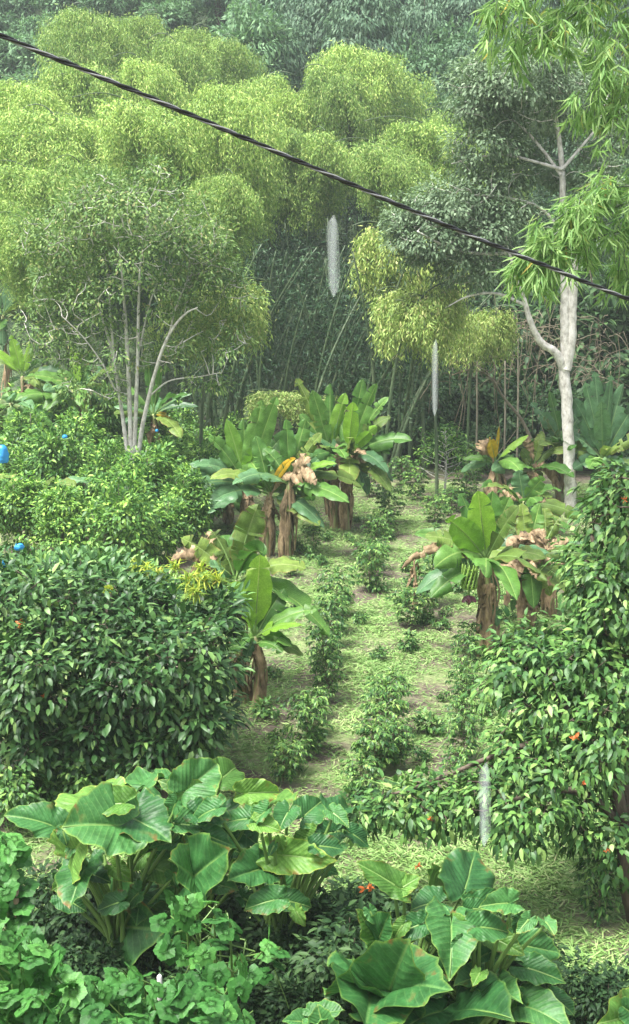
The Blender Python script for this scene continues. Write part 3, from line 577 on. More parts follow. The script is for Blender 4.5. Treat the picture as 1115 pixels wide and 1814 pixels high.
# ------------------------------------------------------------------ young coffee shrubs in lanes
def young_coffee(seed):
    rng = np.random.default_rng(seed); g = Geo(); gl = Geo(); tube(g, smooth_path([[0, 0, 0], [.02, .01, .5], [0, 0, .95]], 8), np.linspace(.016, .006, 8), 6)
    for k in range(48):
        z = .1 + .84 * k / 48; a = k * 2.4 + rng.normal(0, .3); L = .44 * math.sin(math.pi * min(1, .22 + .72 * (1 - z))) + .06; L *= rng.uniform(.7, 1.15)
        d = np.array([math.cos(a), math.sin(a), .5]); s = np.array([0, 0, z]); cv = smooth_path([s, s + d * L * .55, s + d * L * np.array([1, 1, .5])], 7)
        tube(g, cv, np.linspace(.006, .003, 7), 3, cap=False)
        m = 20; q = rng.uniform(.2, 1.05, m) * 6; i = np.clip(q.astype(int), 0, 5); pp = cv[i] + (cv[i + 1] - cv[i]) * (q - i)[:, None]
        t = nrm(cv[i + 1] - cv[i]); side = nrm(np.cross(t, [0, 0, 1])) * np.where(rng.random(m) < .5, -1, 1)[:, None]
        leaves(gl, T_LONG, pp, nrm(t * .7 + side * .8 + rdir(rng, m) * .4 + [0, 0, -.25]), nrm(rdir(rng, m) * .35 + [0, 0, 1]), .12 * rng.uniform(.6, 1.2, m), .025)
    m = 26; leaves(gl, T_LONG, np.array([0, 0, .93]) + rng.normal(0, .03, (m, 3)), nrm(rdir(rng, m) + [0, 0, .5]), nrm(rdir(rng, m) * .4 + [0, 0, 1]), .11, .022)
    return g.mesh('stem', M['twig']), gl.mesh('foliage', M['young_coffee_leaf'])
yc = [young_coffee(100 + i) for i in range(5)]
YC = [  # base x, base y, height px, width px, label
 (555, 985, 48, 36, 'small coffee shrub nearest the two ragged banana stems, top of the left lane'),
 (285, 1000, 55, 60, 'round bright coffee shrub on bare soil behind the dark leafy shrub'),
 (598, 1092, 82, 70, 'coffee shrub heading the dense left lane, left of the gap in the mown grass'),
 (586, 1150, 80, 60, 'second shrub down the dense left lane'), (572, 1205, 90, 68, 'bushiest middle shrub of the dense left lane'), (580, 1240, 80, 60, 'shrub just below the bushiest one in the left lane'),
 (545, 1338, 108, 76, 'large coffee shrub alone in mown grass, lower left lane'), (502, 1392, 74, 66, 'lowest shrub of the left lane, behind the elephant ear leaves'), (562, 1268, 50, 50, 'small shrub between the left lane and the large lower one'),
 (690, 928, 62, 52, 'shrub at the top of the centre lane under the grove'), (666, 978, 60, 50, 'bright topped shrub in the upper centre lane'), (654, 1046, 82, 62, 'full shrub closing the upper centre lane'), (640, 1000, 40, 36, 'tiny shrub left beside the upper centre lane'), (668, 1010, 50, 44, 'shrub squeezed between two of the upper centre lane'),
 (765, 1078, 100, 64, 'tall shrub right of the dry brown stalk'), (722, 1112, 66, 66, 'low broad shrub left at the foot of the dry brown stalk'), (752, 1100, 60, 50, 'shrub just below the tall one by the dry stalk'),
 (686, 1300, 98, 84, 'spreading shrub high in the lower centre lane'), (662, 1378, 90, 80, 'dark shrub low in the lower centre lane'), (700, 1365, 80, 70, 'shrub right of the dark lower centre one'), (640, 1420, 70, 70, 'lowest shrub of the centre lane, touching the drooping orange flowered branch'),
 (828, 1205, 82, 54, 'slim shrub below the fruiting banana plant'), (815, 1262, 64, 50, 'pale topped shrub in the right lane'), (822, 1345, 84, 70, 'broad shrub in the right lane beside the big leafy tree'), (812, 1400, 70, 60, 'shrub under the drooping branches in the right lane'),
 (735, 885, 48, 50, 'shrub right of the top centre lane by the grove'), (770, 925, 46, 50, 'low shrub below the slim tiered sapling'), (712, 860, 46, 44, 'small shrub at the mouth of the dark hollow'), (655, 880, 44, 40, 'small shrub against the right side of the banana clump'), (825, 890, 60, 54, 'shrub left of the dead leaved banana in the back'), (800, 905, 40, 50, 'little shrub in front of the sapling'), (845, 850, 60, 60, 'shrub behind the banana with the yellow leaf'),
 (1060, 1640, 120, 80, 'thin shrub beside the leaning trunk at lower right'), (515, 1022, 34, 40, 'light green weed patch shrub below the ragged banana stems'),
 (592, 1122, 70, 60, 'shrub between the heading one and the second one of the dense left lane'), (580, 1180, 76, 62, 'shrub filling the lane just above the bushiest left one'), (555, 1300, 60, 60, 'shrub closing the gap above the large lower left lane one'), (520, 1370, 60, 56, 'shrub between the large lower one and the last of the left lane'),
 (690, 1255, 66, 60, 'topmost shrub of the lower centre lane'), (676, 1335, 84, 74, 'shrub in the middle of the lower centre lane'), (660, 1024, 56, 52, 'shrub wedged in the upper centre lane above the full one'), (680, 950, 50, 46, 'shrub below the topmost of the upper centre lane'),
 (826, 1235, 60, 50, 'shrub between the slim one and the pale topped one in the right lane'), (818, 1305, 66, 56, 'shrub above the broad one in the right lane'), (835, 1160, 56, 46, 'shrub at the foot of the fruiting banana stem'),
]
for k, (px, py, h, wd, lab) in enumerate(YC):
    p = G(px, py); sc = math.hypot(p[1], CAMH) / F; H = h * sc * 1.06; W = wd * sc / .96
    r = empty('young_coffee_shrub', p, k * 1.7, lab, 'coffee shrub', 'young coffee shrubs in the mown lanes'); r.scale = (W, W, H)
    link('stem', yc[k % 5][0], r); link('foliage', yc[k % 5][1], r)

# ------------------------------------------------------------------ banana plants
def blade(g, Cc, T, W, bow=.2, nh=(0, -.5, .85), fold=.35, tear=1, rng=None, crumple=0., curl=0., pet=.14):
    """one banana leaf: midrib from Cc to T bowed upwards, two blade halves with torn strips"""
    Cc = np.asarray(Cc, float); T = np.asarray(T, float); L = np.linalg.norm(T - Cc); n = 29; t = np.linspace(0, 1, n)[:, None]
    mid = (Cc + T) / 2 + np.array([0, 0, bow * L]); mp = (1 - t) ** 2 * Cc + 2 * t * (1 - t) * mid + t * t * T
    if crumple: mp = mp + rng.normal(0, crumple * .03 * L, mp.shape) * np.sin(math.pi * t)
    tan = nrm(np.gradient(mp, axis=0)); side = nrm(np.cross(np.broadcast_to(np.asarray(nh, float), tan.shape), tan)); nor = np.cross(tan, side)
    tt = t[:, 0]; s = np.clip((tt - pet) / (1 - pet), 0, 1)
    prof = W * np.clip(np.sin(math.pi * np.clip(s, 0, 1) ** .8), 0, 1) ** .5; prof[s <= 0] = .012; prof[-1] = .004
    m = 5; vv = np.linspace(0, 1, m)
    cuts = sorted(rng.choice(np.arange(7, n - 2), size=min(tear - 1, n - 10), replace=False)) if tear > 1 else []
    for sg in (-1, 1):
        segs = [7 * 0] + list(cuts) + [n - 1]; ph = rng.uniform(0, 6)
        for a, b_ in zip(segs[:-1], segs[1:]):
            ii = np.arange(a, b_ + 1); da = rng.normal(0, .28 if tear > 1 else .0); f = fold + da
            x = prof[ii][:, None] * vv[None]
            if len(cuts) and len(ii) > 2:                      # strips narrow towards the margin
                shift = (np.linspace(1, -1, len(ii)) * .06 * (L / n) * len(ii))[:, None] * vv[None] ** 2
            else: shift = np.zeros((len(ii), m))
            ang = f - (curl + (.6 if da < -.2 else 0)) * vv[None] + .10 * np.sin(ii[:, None] * .9 + ph) * vv[None]
            if crumple: ang = ang + crumple * rng.normal(0, .6, (len(ii), 1)) * vv[None] + crumple * rng.normal(0, .25, (len(ii), m))
            V = mp[ii][:, None] + sg * side[ii][:, None] * (x * np.cos(ang))[..., None] + nor[ii][:, None] * (x * np.sin(ang))[..., None] + tan[ii][:, None] * (shift + .12 * x)[..., None]
            k = len(ii); I, J = np.meshgrid(np.arange(k - 1), np.arange(m - 1), indexing='ij'); q = I * m + J
            uv = np.stack([np.broadcast_to(tt[ii][:, None], (k, m)), np.broadcast_to(sg * vv[None], (k, m))], -1)
            g.add(V.reshape(-1, 3), np.stack([q, q + 1, q + m + 1, q + m], -1).reshape(-1, 4), None, uv.reshape(-1, 2))
    g2 = mp - nor * .008; tube(g, g2[:-1], np.linspace(.022, .004, n - 1), 5, cap=False, mi=1)
KM = {'g': 'banana_leaf', 'y': 'banana_young', 'w': 'banana_worn', 'b': 'banana_blue', 'd': 'dead_leaf', 'o': 'yellow_leaf'}
def banana(base, top, lvs, label, r=.1, seed=0, sheath=14, skirt=6, group='banana plants', skl=.9, fruit=None, more=9, L0=1.4, SW=1.15):
    """base, top: world points; lvs: (tip px, tip py, depth offset, half width, bow, kind[, normal hint])"""
    rng = np.random.default_rng(seed + 300); base = np.asarray(base, float); top = np.asarray(top, float) - base; root = empty('banana_plant', base, 0, label, 'banana plant', group)
    g = Geo(); p = smooth_path([[0, 0, -.03], top * .5 + rng.normal(0, .04, 3) * [1, 1, 0], top], 14); tube(g, p, np.linspace(r * 1.1, r * .55, 14), 12, wob=.04, rng=rng); g.obj('pseudostem', M['stem_green'], root)
    g = Geo()
    for k in range(sheath):                       # dry sheaths wrapped down the stem
        a = rng.uniform(0, 6.28); z0 = rng.uniform(.45, 1.0); i = int(z0 * 13); st = p[i]; ln = rng.uniform(.35, .8) * min(top[2], 1.8); d = np.array([math.cos(a), math.sin(a), 0])
        e = np.array([st[0] * .6, st[1] * .6, max(.02, st[2] - ln)]) + d * r * rng.uniform(.85, 1.45); nn = d + rng.normal(0, .2, 3)
        pts = smooth_path([st + d * r * .7, (st + e) / 2 + d * r * rng.uniform(.6, 1.3), e], 9); sd = nrm(np.cross(nn, [0, 0, 1])); wd = rng.uniform(.02, .06) * np.array([.7, 1, 1.1, 1.2, 1, 1.1, .9, .8, .4])
        zz = rng.normal(0, .02, (9, 3)); V = np.stack([pts - sd * wd[:, None] + zz * .6, pts + d * .03, pts + sd * wd[:, None] - zz * .6], 1).reshape(-1, 3)
        I, J = np.meshgrid(np.arange(8), np.arange(2), indexing='ij'); q = I * 3 + J; g.add(V, np.stack([q, q + 1, q + 4, q + 3], -1).reshape(-1, 4))
    if sheath: g.obj('dry_sheath', M['dead_leaf'], root)
    for k in range(skirt):                        # dead leaves hanging down
        a = rng.uniform(0, 6.28); d = np.array([math.cos(a), math.sin(a), 0]); g = Geo(); st = top * rng.uniform(.85, 1.0); ln = rng.uniform(.6, 1.1) * min(skl, top[2] * .8)
        blade(g, st, st + d * rng.uniform(.08, .28) + [0, 0, -ln], rng.uniform(.05, .12) * SW, rng.uniform(.1, .3), d + [0, 0, .3], .5, 3, rng, .5, .7, .08); g.obj('dead_leaf', [M['dead_leaf'], M['dead_leaf']], root)
    for lf in lvs:
        tx, ty, dy, W, bow, kd = lf[:6]; nh = lf[6] if len(lf) > 6 else (0, -.6, .8); g = Geo(); T = P(tx, ty, base[1] + dy) - base; T = top + (T - top) * 1.1
        dead = kd == 'd'
        if dead: L_d = np.linalg.norm(T - top); T = T - [0, 0, .38 * L_d]; bow = bow + .45; W = W * 1.25; nh = (rng.uniform(-.5, .5), -.9, .5)
        blade(g, top * (1 if not dead else .88), T, W, bow, nh, (.3 if not dead else .1), {'g': 4, 'y': 2, 'w': 9, 'b': 4, 'd': 8, 'o': 2}[kd] if rng.random() < .8 else 4, rng, .3 if dead else 0., .55 if dead else .25)
        g.obj('dead_leaf' if dead else 'leaf', [M[KM[kd]], M['petiole' if not dead else 'dead_leaf']], root)
    for k in range(more):                         # older leaves spreading round the crown
        a = rng.uniform(0, 6.28); g = Geo(); ln = rng.uniform(.75, 1.25) * L0; e = rng.uniform(-.65, .5); d = np.array([math.cos(a) * math.cos(e), math.sin(a) * math.cos(e), math.sin(e)])
        kd = 'gbgw'[rng.integers(0, 4)]; blade(g, top - [0, 0, rng.uniform(0, .12)], top + d * ln, rng.uniform(.7, 1.0) * .2 * L0, rng.uniform(.15, .35), (0, -.35, .9), rng.uniform(.1, .4), 3, rng, 0., .3); g.obj('leaf', [M[KM[kd]], M['petiole']], root)
    if fruit: fruit(root, base)
    return root
def fan(cx, cy, n, rad, seed, kinds='gggw', W=.24, lo=-20, hi=200, dep=.9, bow=.22):
    """a ring of leaves round a crown pixel, angles measured in the picture from the right, counter-clockwise"""
    rng = np.random.default_rng(seed); o = []
    for k in range(n):
        a = R(lo + (hi - lo) * (k + .5) / n + rng.uniform(-8, 8)); rr = rad * rng.uniform(.75, 1.1)
        o.append((cx + rr * math.cos(a), cy - rr * math.sin(a) * (1. if math.sin(a) > 0 else .8), rng.uniform(-dep, dep), W * rng.uniform(.8, 1.15), bow * rng.uniform(.5, 1.3), kinds[rng.integers(0, len(kinds))], (rng.uniform(-.4, .4), -.7, .6)))
    return o
def bp(gx, gy, tx, ty): b = G(gx, gy); return b, P(tx, ty, b[1])
FR = (0, -1, .25)
# the tall clump in the middle
b, t = bp(438, 958, 436, 862)
banana(b, t, [(462, 722, .1, .25, .04, 'g', FR), (486, 716, -.1, .24, .06, 'g', (.3, -1, .2)), (432, 752, .3, .2, .04, 'g', FR), (404, 752, .2, .2, .12, 'y', (-.3, -1, .3)), (375, 782, -.2, .22, .2, 'g'), (345, 826, .1, .22, .22, 'b'), (326, 880, -.3, .2, .3, 'b'), (450, 800, -.7, .2, .15, 'y', FR), (480, 800, -.5, .2, .2, 'y', FR), (362, 905, .3, .17, .25, 'g'), (505, 770, .5, .2, .1, 'g', FR)],
       'tall banana plant with two upright broad leaves at the left of the middle clump', .1, 1, 18, 7)
b, t = bp(408, 935, 400, 875)
banana(b, t, fan(400, 870, 6, 62, 2, 'gbg', .2, 20, 200), 'short dark banana plant at the left back of the middle clump', .08, 2, 12, 5)
b, t = bp(472, 984, 478, 872)
banana(b, t, [(520, 818, -.6, .1, .25, 'o', (0, -.9, .5)), (528, 832, -.65, .09, .3, 'd'), (455, 780, .2, .2, .1, 'g', FR), (428, 835, -.3, .2, .25, 'g'), (528, 800, .2, .2, .15, 'g'), (540, 870, -.3, .18, .3, 'g'), (460, 850, -.7, .17, .2, 'g'), (520, 842, .1, .16, .25, 'b')],
       'banana plant with a yellow and orange leaf over a ragged brown stem', .1, 3, 18, 7)
b, t = bp(508, 990, 514, 855)
banana(b, t, [(508, 752, .1, .2, .03, 'g', FR), (540, 752, .2, .22, .1, 'g', FR), (566, 775, -.1, .17, .15, 'w'), (590, 825, -.3, .16, .22, 'y'), (562, 866, -.5, .18, .25, 'g'), (583, 878, .3, .16, .3, 'w'), (520, 790, .5, .18, .1, 'y', FR), (555, 830, -.7, .15, .2, 'd'), (470, 800, .3, .18, .2, 'g'), (545, 790, -.5, .14, .2, 'd')],
       'banana plant with thick tan shaggy stem at the front of the middle clump', .11, 4, 24, 7)
b, t = bp(592, 935, 585, 800)
banana(b, t, [(530, 682, .1, .24, .08, 'w', FR), (556, 700, -.2, .22, .05, 'g', FR), (585, 690, .3, .22, .05, 'g', FR), (535, 740, .2, .22, .15, 'g'), (610, 705, .1, .2, .06, 'y', FR), (515, 790, -.3, .2, .25, 'g'), (540, 830, .1, .18, .3, 'w'), (560, 800, -.8, .17, .2, 'd'), (600, 800, -.8, .16, .2, 'd'), (640, 850, -.3, .2, .3, 'b'), (565, 860, .2, .2, .3, 'g')],
       'tall banana plant with torn pale leaf tips behind the middle clump', .11, 5, 22, 6, more=14)
b, t = bp(612, 938, 618, 805)
banana(b, t, [(641, 682, .1, .22, .05, 'g', FR), (664, 690, -.1, .2, .1, 'g', FR), (683, 712, .2, .18, .15, 'g'), (686, 745, -.2, .2, .22, 'w'), (664, 760, -.5, .17, .1, 'y', (.5, -1, .3)), (672, 820, .1, .2, .3, 'y'), (690, 850, .3, .16, .35, 'b'), (625, 720, -.5, .2, .1, 'y', FR), (600, 740, .4, .2, .1, 'g', FR), (645, 800, -.6, .15, .22, 'd'), (610, 830, -.6, .15, .3, 'd'), (650, 870, -.2, .19, .3, 'b')],
       'banana plant with a bushy upright crown at the right of the middle clump', .11, 6, 22, 6, more=14)
# front left: broken one and the young bright one
b, t = bp(425, 1235, 418, 1030)
banana(b, t, [(312, 945, -.1, .11, .12, 'd'), (345, 985, .1, .1, .3, 'd'), (330, 960, 0, .2, .15, 'w'), (455, 905, .2, .26, .2, 'w', (.4, -1, .2)), (380, 950, .2, .2, .25, 'w'), (462, 985, -.4, .24, .5, 'g', (.5, -1, 0)), (375, 1005, -.3, .16, .25, 'b'), (430, 935, .5, .2, .1, 'g', FR), (368, 905, .4, .1, .1, 'd')],
       'broken banana plant with folded leaves and brown crumpled tip beside the young bright one', .09, 7, 14, 3)
b, t = bp(455, 1252, 452, 1130)
banana(b, t, [(460, 995, -.1, .24, .03, 'y', (.35, -1, .1)), (412, 1040, -.2, .21, .14, 'y', (.4, -1, .4)), (500, 1050, .2, .2, .12, 'g', FR), (552, 1085, -.1, .14, .22, 'g'), (530, 1110, -.4, .15, .22, 'y'), (512, 1145, -.3, .12, .3, 'g'), (425, 1150, -.3, .13, .3, 'g'), (478, 1080, .4, .2, .1, 'g', FR), (436, 1170, -.2, .1, .3, 'b')],
       'young banana plant with one translucent bright upright leaf in the mown grass', .085, 8, 10, 1, skl=.5, more=5, L0=.8)
b, t = bp(432, 1245, 428, 1150)
banana(b, t, [(405, 1120, .1, .1, .2, 'g'), (450, 1120, -.1, .09, .2, 'g'), (428, 1100, .2, .08, .1, 'g', FR)], 'short banana sucker with brown base left of the young bright plant', .07, 9, 8, 0, more=2, L0=.5)
# right: fruiting plant
def bunch(root, base):
    rng = np.random.default_rng(77); Cb = P(832, 1018, base[1] - .35) - base; top = P(850, 985, base[1]) - base; g = Geo(); tube(g, smooth_path([top, (top + Cb) / 2 + [-.12, -.1, .12], Cb + [0, 0, .1], Cb - [0, 0, .38]], 14), .02, 6)
    g.obj('fruit_stalk', M['petiole'], root); g = Geo()
    for row in range(6):
        for k in range(11):
            a = k / 11 * 6.283 + row; z = .14 - row * .065; r_ = .055; d = np.array([math.cos(a), math.sin(a), 0]); p0 = Cb + d * r_ + [0, 0, z - .05]
            tube(g, smooth_path([p0, p0 + d * .05 + [0, 0, -.005], p0 + d * .075 + [0, 0, .05], p0 + d * .07 + [0, 0, .1]], 6), np.array([.012, .019, .021, .019, .014, .006]), 6)
    g.obj('fruit_bunch', M['fruit'], root); g = Geo(); c0 = Cb - [0, 0, .38]
    tube(g, np.array([c0 + [0, 0, .02], c0 - [0, 0, .03], c0 - [0, 0, .09], c0 - [0, 0, .16]]), [.02, .055, .05, .008], 10)
    for k in range(3): blade(g, c0, c0 + np.array([-.12 + .12 * k, -.05, -.1]), .04, .2, (0, -1, .4), .3, 1, rng)
    g.obj('purple_flower', [M['purple'], M['purple']], root)
b, t = bp(862, 1160, 862, 992)
banana(b, t, [(800, 925, -.4, .25, .1, 'y', (-.25, -1, .35)), (848, 880, -.3, .25, .03, 'y', (.1, -1, .2)), (872, 880, .1, .22, .04, 'g', FR), (762, 955, -.1, .2, .22, 'w'), (778, 1005, -.5, .24, .38, 'g'), (820, 884, .3, .2, .08, 'g', FR), (900, 890, .2, .2, .08, 'g', (.3, -1, .3)), (745, 950, .3, .15, .2, 'g'), (915, 905, -.3, .18, .15, 'w'), (725, 955, .2, .08, .12, 'd'), (880, 1100, -.1, .15, .1, 'b')],
       'fruiting banana plant with green bunch, purple flower and broad bright leaves', .115, 10, 28, 10, fruit=bunch, skl=1.3, SW=1.4)
b, t = bp(930, 1125, 935, 985)
banana(b, t, [(925, 900, .2, .16, .1, 'w', FR), (905, 945, -.5, .14, .2, 'd'), (965, 930, -.1, .16, .2, 'd'), (975, 985, -.3, .15, .3, 'd'), (890, 1000, -.3, .14, .3, 'd'), (945, 1070, -.4, .2, .3, 'g'), (972, 1050, .1, .18, .35, 'w'), (955, 900, .3, .17, .1, 'g'), (910, 1075, .3, .13, .3, 'b'), (950, 1000, -.6, .14, .35, 'd'), (930, 930, -.4, .13, .15, 'd'), (900, 1040, -.5, .12, .4, 'd')],
       'banana plant smothered in tan dead leaves right of the fruiting one', .11, 11, 24, 16, skl=1.5, SW=1.7, more=6)
b, t = bp(975, 1090, 968, 960)
banana(b, t, [(930, 940, -.3, .2, .25, 'd'), (950, 1010, -.5, .2, .35, 'd'), (985, 1000, -.2, .22, .3, 'd'), (1000, 960, 0, .18, .2, 'd'), (965, 905, .2, .18, .08, 'w', FR), (940, 920, .1, .16, .12, 'g', FR), (990, 920, .2, .16, .15, 'w'), (975, 1040, -.3, .2, .4, 'd'), (945, 1050, -.1, .2, .4, 'g')],
       'banana plant draped in ragged grey and tan leaves, rightmost of the fruiting group', .1, 31, 18, 10, skl=1.3, SW=1.6, more=3)
b, t = bp(878, 905, 878, 820)
banana(b, t, [(850, 775, -.3, .2, .25, 'd'), (868, 780, -.5, .16, .15, 'o', FR), (884, 760, 0, .05, .03, 'o', FR), (932, 775, .1, .17, .22, 'y'), (825, 815, .1, .12, .2, 'g'), (822, 835, .3, .13, .25, 'b')],
       'banana plant with one yellow and brown hanging leaf beside a bright green leaf', .16, 12, 34, 9, more=1)
b, t = bp(935, 945, 928, 890)
banana(b, t, [(920, 838, -.1, .24, .04, 'b', (-.2, -1, .2)), (962, 850, -.2, .2, .15, 'g', (.3, -1, .3)), (980, 905, 0, .14, .3, 'd'), (975, 880, .3, .16, .2, 'w'), (895, 860, .3, .15, .1, 'd'), (990, 925, .1, .12, .3, 'd'), (950, 920, -.3, .16, .3, 'b')],
       'low banana plant with a broad dark leaf left of the white trunk foot', .1, 13, 10, 6)
b, t = bp(935, 900, 945, 830)
banana(b, t, [(930, 750, 0, .12, .1, 'd'), (960, 770, .2, .16, .15, 'w'), (990, 790, .1, .15, .2, 'w'), (965, 820, -.2, .14, .3, 'd'), (925, 800, -.3, .15, .2, 'w'), (988, 845, .2, .13, .3, 'd'), (945, 850, -.4, .14, .2, 'd')], 'worn banana plant with shredded pale leaves just left of the white trunk', .1, 14, 14, 7)
b, t = bp(1070, 905, 1068, 815)
banana(b, t, [(1055, 672, .2, .24, .02, 'b', FR), (1040, 690, -.1, .24, .05, 'b', FR), (1082, 678, .1, .23, .04, 'b', FR), (1102, 690, .3, .23, .06, 'b', FR), (1020, 715, .1, .24, .1, 'b', (-.2, -1, .2)), (1128, 715, .1, .22, .1, 'b', FR), (1066, 720, -.6, .25, .06, 'b', FR), (1010, 770, .2, .22, .15, 'b'), (1135, 775, -.2, .2, .2, 'w'), (1020, 830, -.3, .22, .2, 'b'), (1110, 830, -.4, .22, .2, 'b'), (1048, 860, .2, .2, .25, 'b')],
       'large bluish banana plant with dense fan of upright leaves right of the white trunk', .15, 15, 8, 3)
b, t = bp(992, 890, 995, 790)
banana(b, t, [(945, 720, .2, .2, .15, 'b'), (965, 745, -.2, .16, .2, 'w'), (1030, 735, .3, .2, .1, 'b'), (975, 700, .4, .15, .1, 'g')], 'banana plant peeping out behind the white trunk', .1, 16, 8, 4)
# left side banana plants
b, t = bp(40, 840, 40, 668)
banana(b, t, [(22, 600, .1, .2, .05, 'y', FR), (52, 610, -.1, .19, .06, 'y', FR), (-15, 622, 0, .15, .2, 'y'), (65, 700, -.3, .12, .3, 'd'), (82, 640, .3, .16, .2, 'g')], 'banana plant with three small bright leaves above the thicket at far left', .1, 20, 12, 5)
b, t = bp(22, 860, 20, 715)
banana(b, t, [(-20, 790, -.4, .22, .3, 'w'), (22, 800, -.6, .25, .35, 'g', (0, -1, .1)), (55, 795, -.3, .2, .35, 'w'), (-30, 740, .1, .2, .25, 'w'), (10, 690, .4, .2, .1, 'g', FR)], 'banana plant with big torn drooping dark leaves at the left edge', .1, 21, 12, 4)
b, t = bp(145, 850, 144, 690)
banana(b, t, [(130, 620, .1, .2, .05, 'y', FR), (160, 630, .2, .2, .06, 'g', FR), (178, 655, -.1, .18, .15, 'b'), (128, 735, -.5, .2, .3, 'g', (0, -1, .2)), (155, 740, -.4, .2, .3, 'w', (0, -1, .2)), (105, 660, .1, .17, .2, 'g'), (185, 715, -.2, .17, .3, 'b')], 'banana plant with splayed leaves behind the coffee thicket, left of the pale stems', .1, 22, 10, 4)
b, t = bp(282, 860, 272, 735)
banana(b, t, [(262, 642, .1, .15, .05, 'g', FR), (285, 655, -.1, .12, .08, 'g', FR), (335, 700, 0, .12, .18, 'b'), (345, 722, -.2, .12, .2, 'b'), (230, 690, .2, .15, .2, 'g'), (300, 740, -.4, .1, .2, 'o')], 'banana plant half hidden behind the pale stems with two pale side leaves', .09, 23, 12, 4)
b, t = bp(95, 960, 70, 885)
banana(b, t, [(62, 850, 0, .2, .05, 'w', FR), (95, 850, -.2, .16, .15, 'w'), (142, 915, -.1, .13, .22, 'd'), (35, 880, .2, .15, .2, 'g'), (110, 900, .2, .1, .2, 'w')], 'leaning worn banana plant with a curled tan leaf in the left thicket', .07, 24, 6, 3)
b, t = bp(22, 930, 15, 820)
banana(b, t, [(30, 860, -.2, .12, .3, 'd'), (5, 870, -.1, .12, .3, 'd'), (40, 840, .1, .12, .3, 'd')], 'withered banana stem hung with brown leaves under the blue bag', .1, 25, 20, 6, more=0)
b, t = bp(15, 770, 5, 560)
banana(b, t, [(28, 470, .2, .22, .1, 'b'), (-25, 480, 0, .2, .1, 'b'), (45, 510, -.1, .2, .2, 'b'), (5, 620, -.4, .2, .3, 'b'), (40, 570, .1, .18, .3, 'b')], 'tall dark banana plant high at the left edge in front of the low bamboo', .11, 26, 10, 4)
# dry stalk in the lane
b = G(735, 1078); g = Geo(); rg = np.random.default_rng(61); top = P(733, 985, b[1]) - b; tube(g, smooth_path([[0, 0, 0], top * .5 + [.03, 0, 0], top], 10), np.linspace(.05, .015, 10), 7, wob=.2, rng=rg)
r = empty('dry_stalk', b, 0, 'dry brown banana stalk standing alone between the two shrubs of the right lane', 'stalk'); g.obj('stem', M['dead_leaf'], r)
for k in range(4):
    g = Geo(); a = k * 1.7; s = top * (.95 - .14 * k); blade(g, s, s + [math.cos(a) * .15, math.sin(a) * .15, -.3], .05, .3, (math.cos(a), math.sin(a), .3), .5, 3, rg, .6, .6); g.obj('dead_leaf', [M['dead_leaf'], M['dead_leaf']], r)

# ------------------------------------------------------------------ big leafy shrubs in front
Yf = 16.3
M['shrub_top_leaf'] = leafmat('shrub_top_leaf', [(.03, .09, .03), (.08, .18, .05), (.16, .31, .08), (.28, .43, .11)], [0, .5, .85, 1], trans=.15, rough=.45, nscale=1.2, spec=.28)
b = P(285, 1400, Yf); b[2] = terrain(b[0], Yf)
c = lambda x, y, Y_: P(x, y, Y_)
def lim(b, pts): return [b] + PA(pts)
limbs = [(lim(b, [(285, 1330, 16.4), (270, 1230, 16.6), (230, 1130, 17)]), .09, .03), (lim(b, [(300, 1300, 16.4), (330, 1200, 16.6), (350, 1120, 17)]), .07, .02),
         (lim(b, [(250, 1300, 16.6), (180, 1200, 17), (140, 1100, 17.6)]), .07, .02), (lim(b, [(290, 1250, 17), (260, 1120, 18), (220, 1050, 18.6)]), .06, .02)]
blobs = [(c(330, 1160, 16.7), (.62, .9, .62), 95, .26), (c(350, 1260, 16.5), (.42, .7, .5), 52, .25), (c(240, 1190, 16.6), (.75, .9, .75), 110, .26), (c(190, 1100, 17.2), (.9, 1.1, .6), 110, .26), (c(280, 1310, 16.5), (.6, .7, .35), 45, .25), (c(385, 1090, 17.3), (.22, .5, .3), 22, .22), (c(170, 1290, 16.6), (.5, .7, .4), 40, .25)]
tree('leafy_shrub', b, limbs, blobs, M['dark_bark'], M['shrub_leaf'], (20, .155, .033, .35), 'big dark leafy shrub with flat top carrying yellow spiky plants, front left', 'shrub', seed=31, twigr=.008, T=T_OVAL)
b = P(55, 1420, Yf); b[2] = terrain(b[0], Yf)
limbs = [(lim(b, [(60, 1330, 16.4), (70, 1230, 16.6), (100, 1110, 17)]), .08, .03), (lim(b, [(30, 1300, 16.4), (0, 1200, 16.6), (-30, 1110, 17)]), .07, .02), (lim(b, [(80, 1250, 17), (110, 1120, 18), (90, 1020, 18.6)]), .06, .02)]
blobs = [(c(90, 1180, 16.5), (.7, .9, .7), 105, .26), (c(0, 1170, 16.7), (.7, .9, .7), 95, .26), (c(60, 1080, 17.2), (.95, 1., .55), 105, .26), (c(-10, 1050, 18), (.8, 1., .5), 70, .25), (c(60, 1290, 16.5), (.6, .7, .4), 45, .25), (c(-40, 1290, 16.5), (.6, .7, .5), 45, .25)]
tree('leafy_shrub', b, limbs, blobs, M['dark_bark'], M['shrub_leaf'], (20, .155, .033, .35), 'big dark leafy shrub with a few orange flowers at the left edge', 'shrub', seed=32, twigr=.008)
b = P(170, 1400, 18.6); b[2] = terrain(b[0], 18.6)
limbs = [(lim(b, [(175, 1250, 18.6), (200, 1100, 18.5), (260, 1040, 18.3)]), .06, .02), (lim(b, [(165, 1250, 18.7), (130, 1100, 18.8), (90, 1010, 18.8)]), .06, .02)]
blobs = [(c(320, 1072, 17.9), (.75, 1.0, .24), 90, .19), (c(220, 1055, 18.4), (.95, 1., .3), 120, .19), (c(90, 1032, 18.6), (1., 1., .32), 120, .19), (c(-10, 1032, 18.8), (.8, .9, .34), 80, .19), (c(160, 1012, 19.2), (.9, .7, .2), 70, .19)]
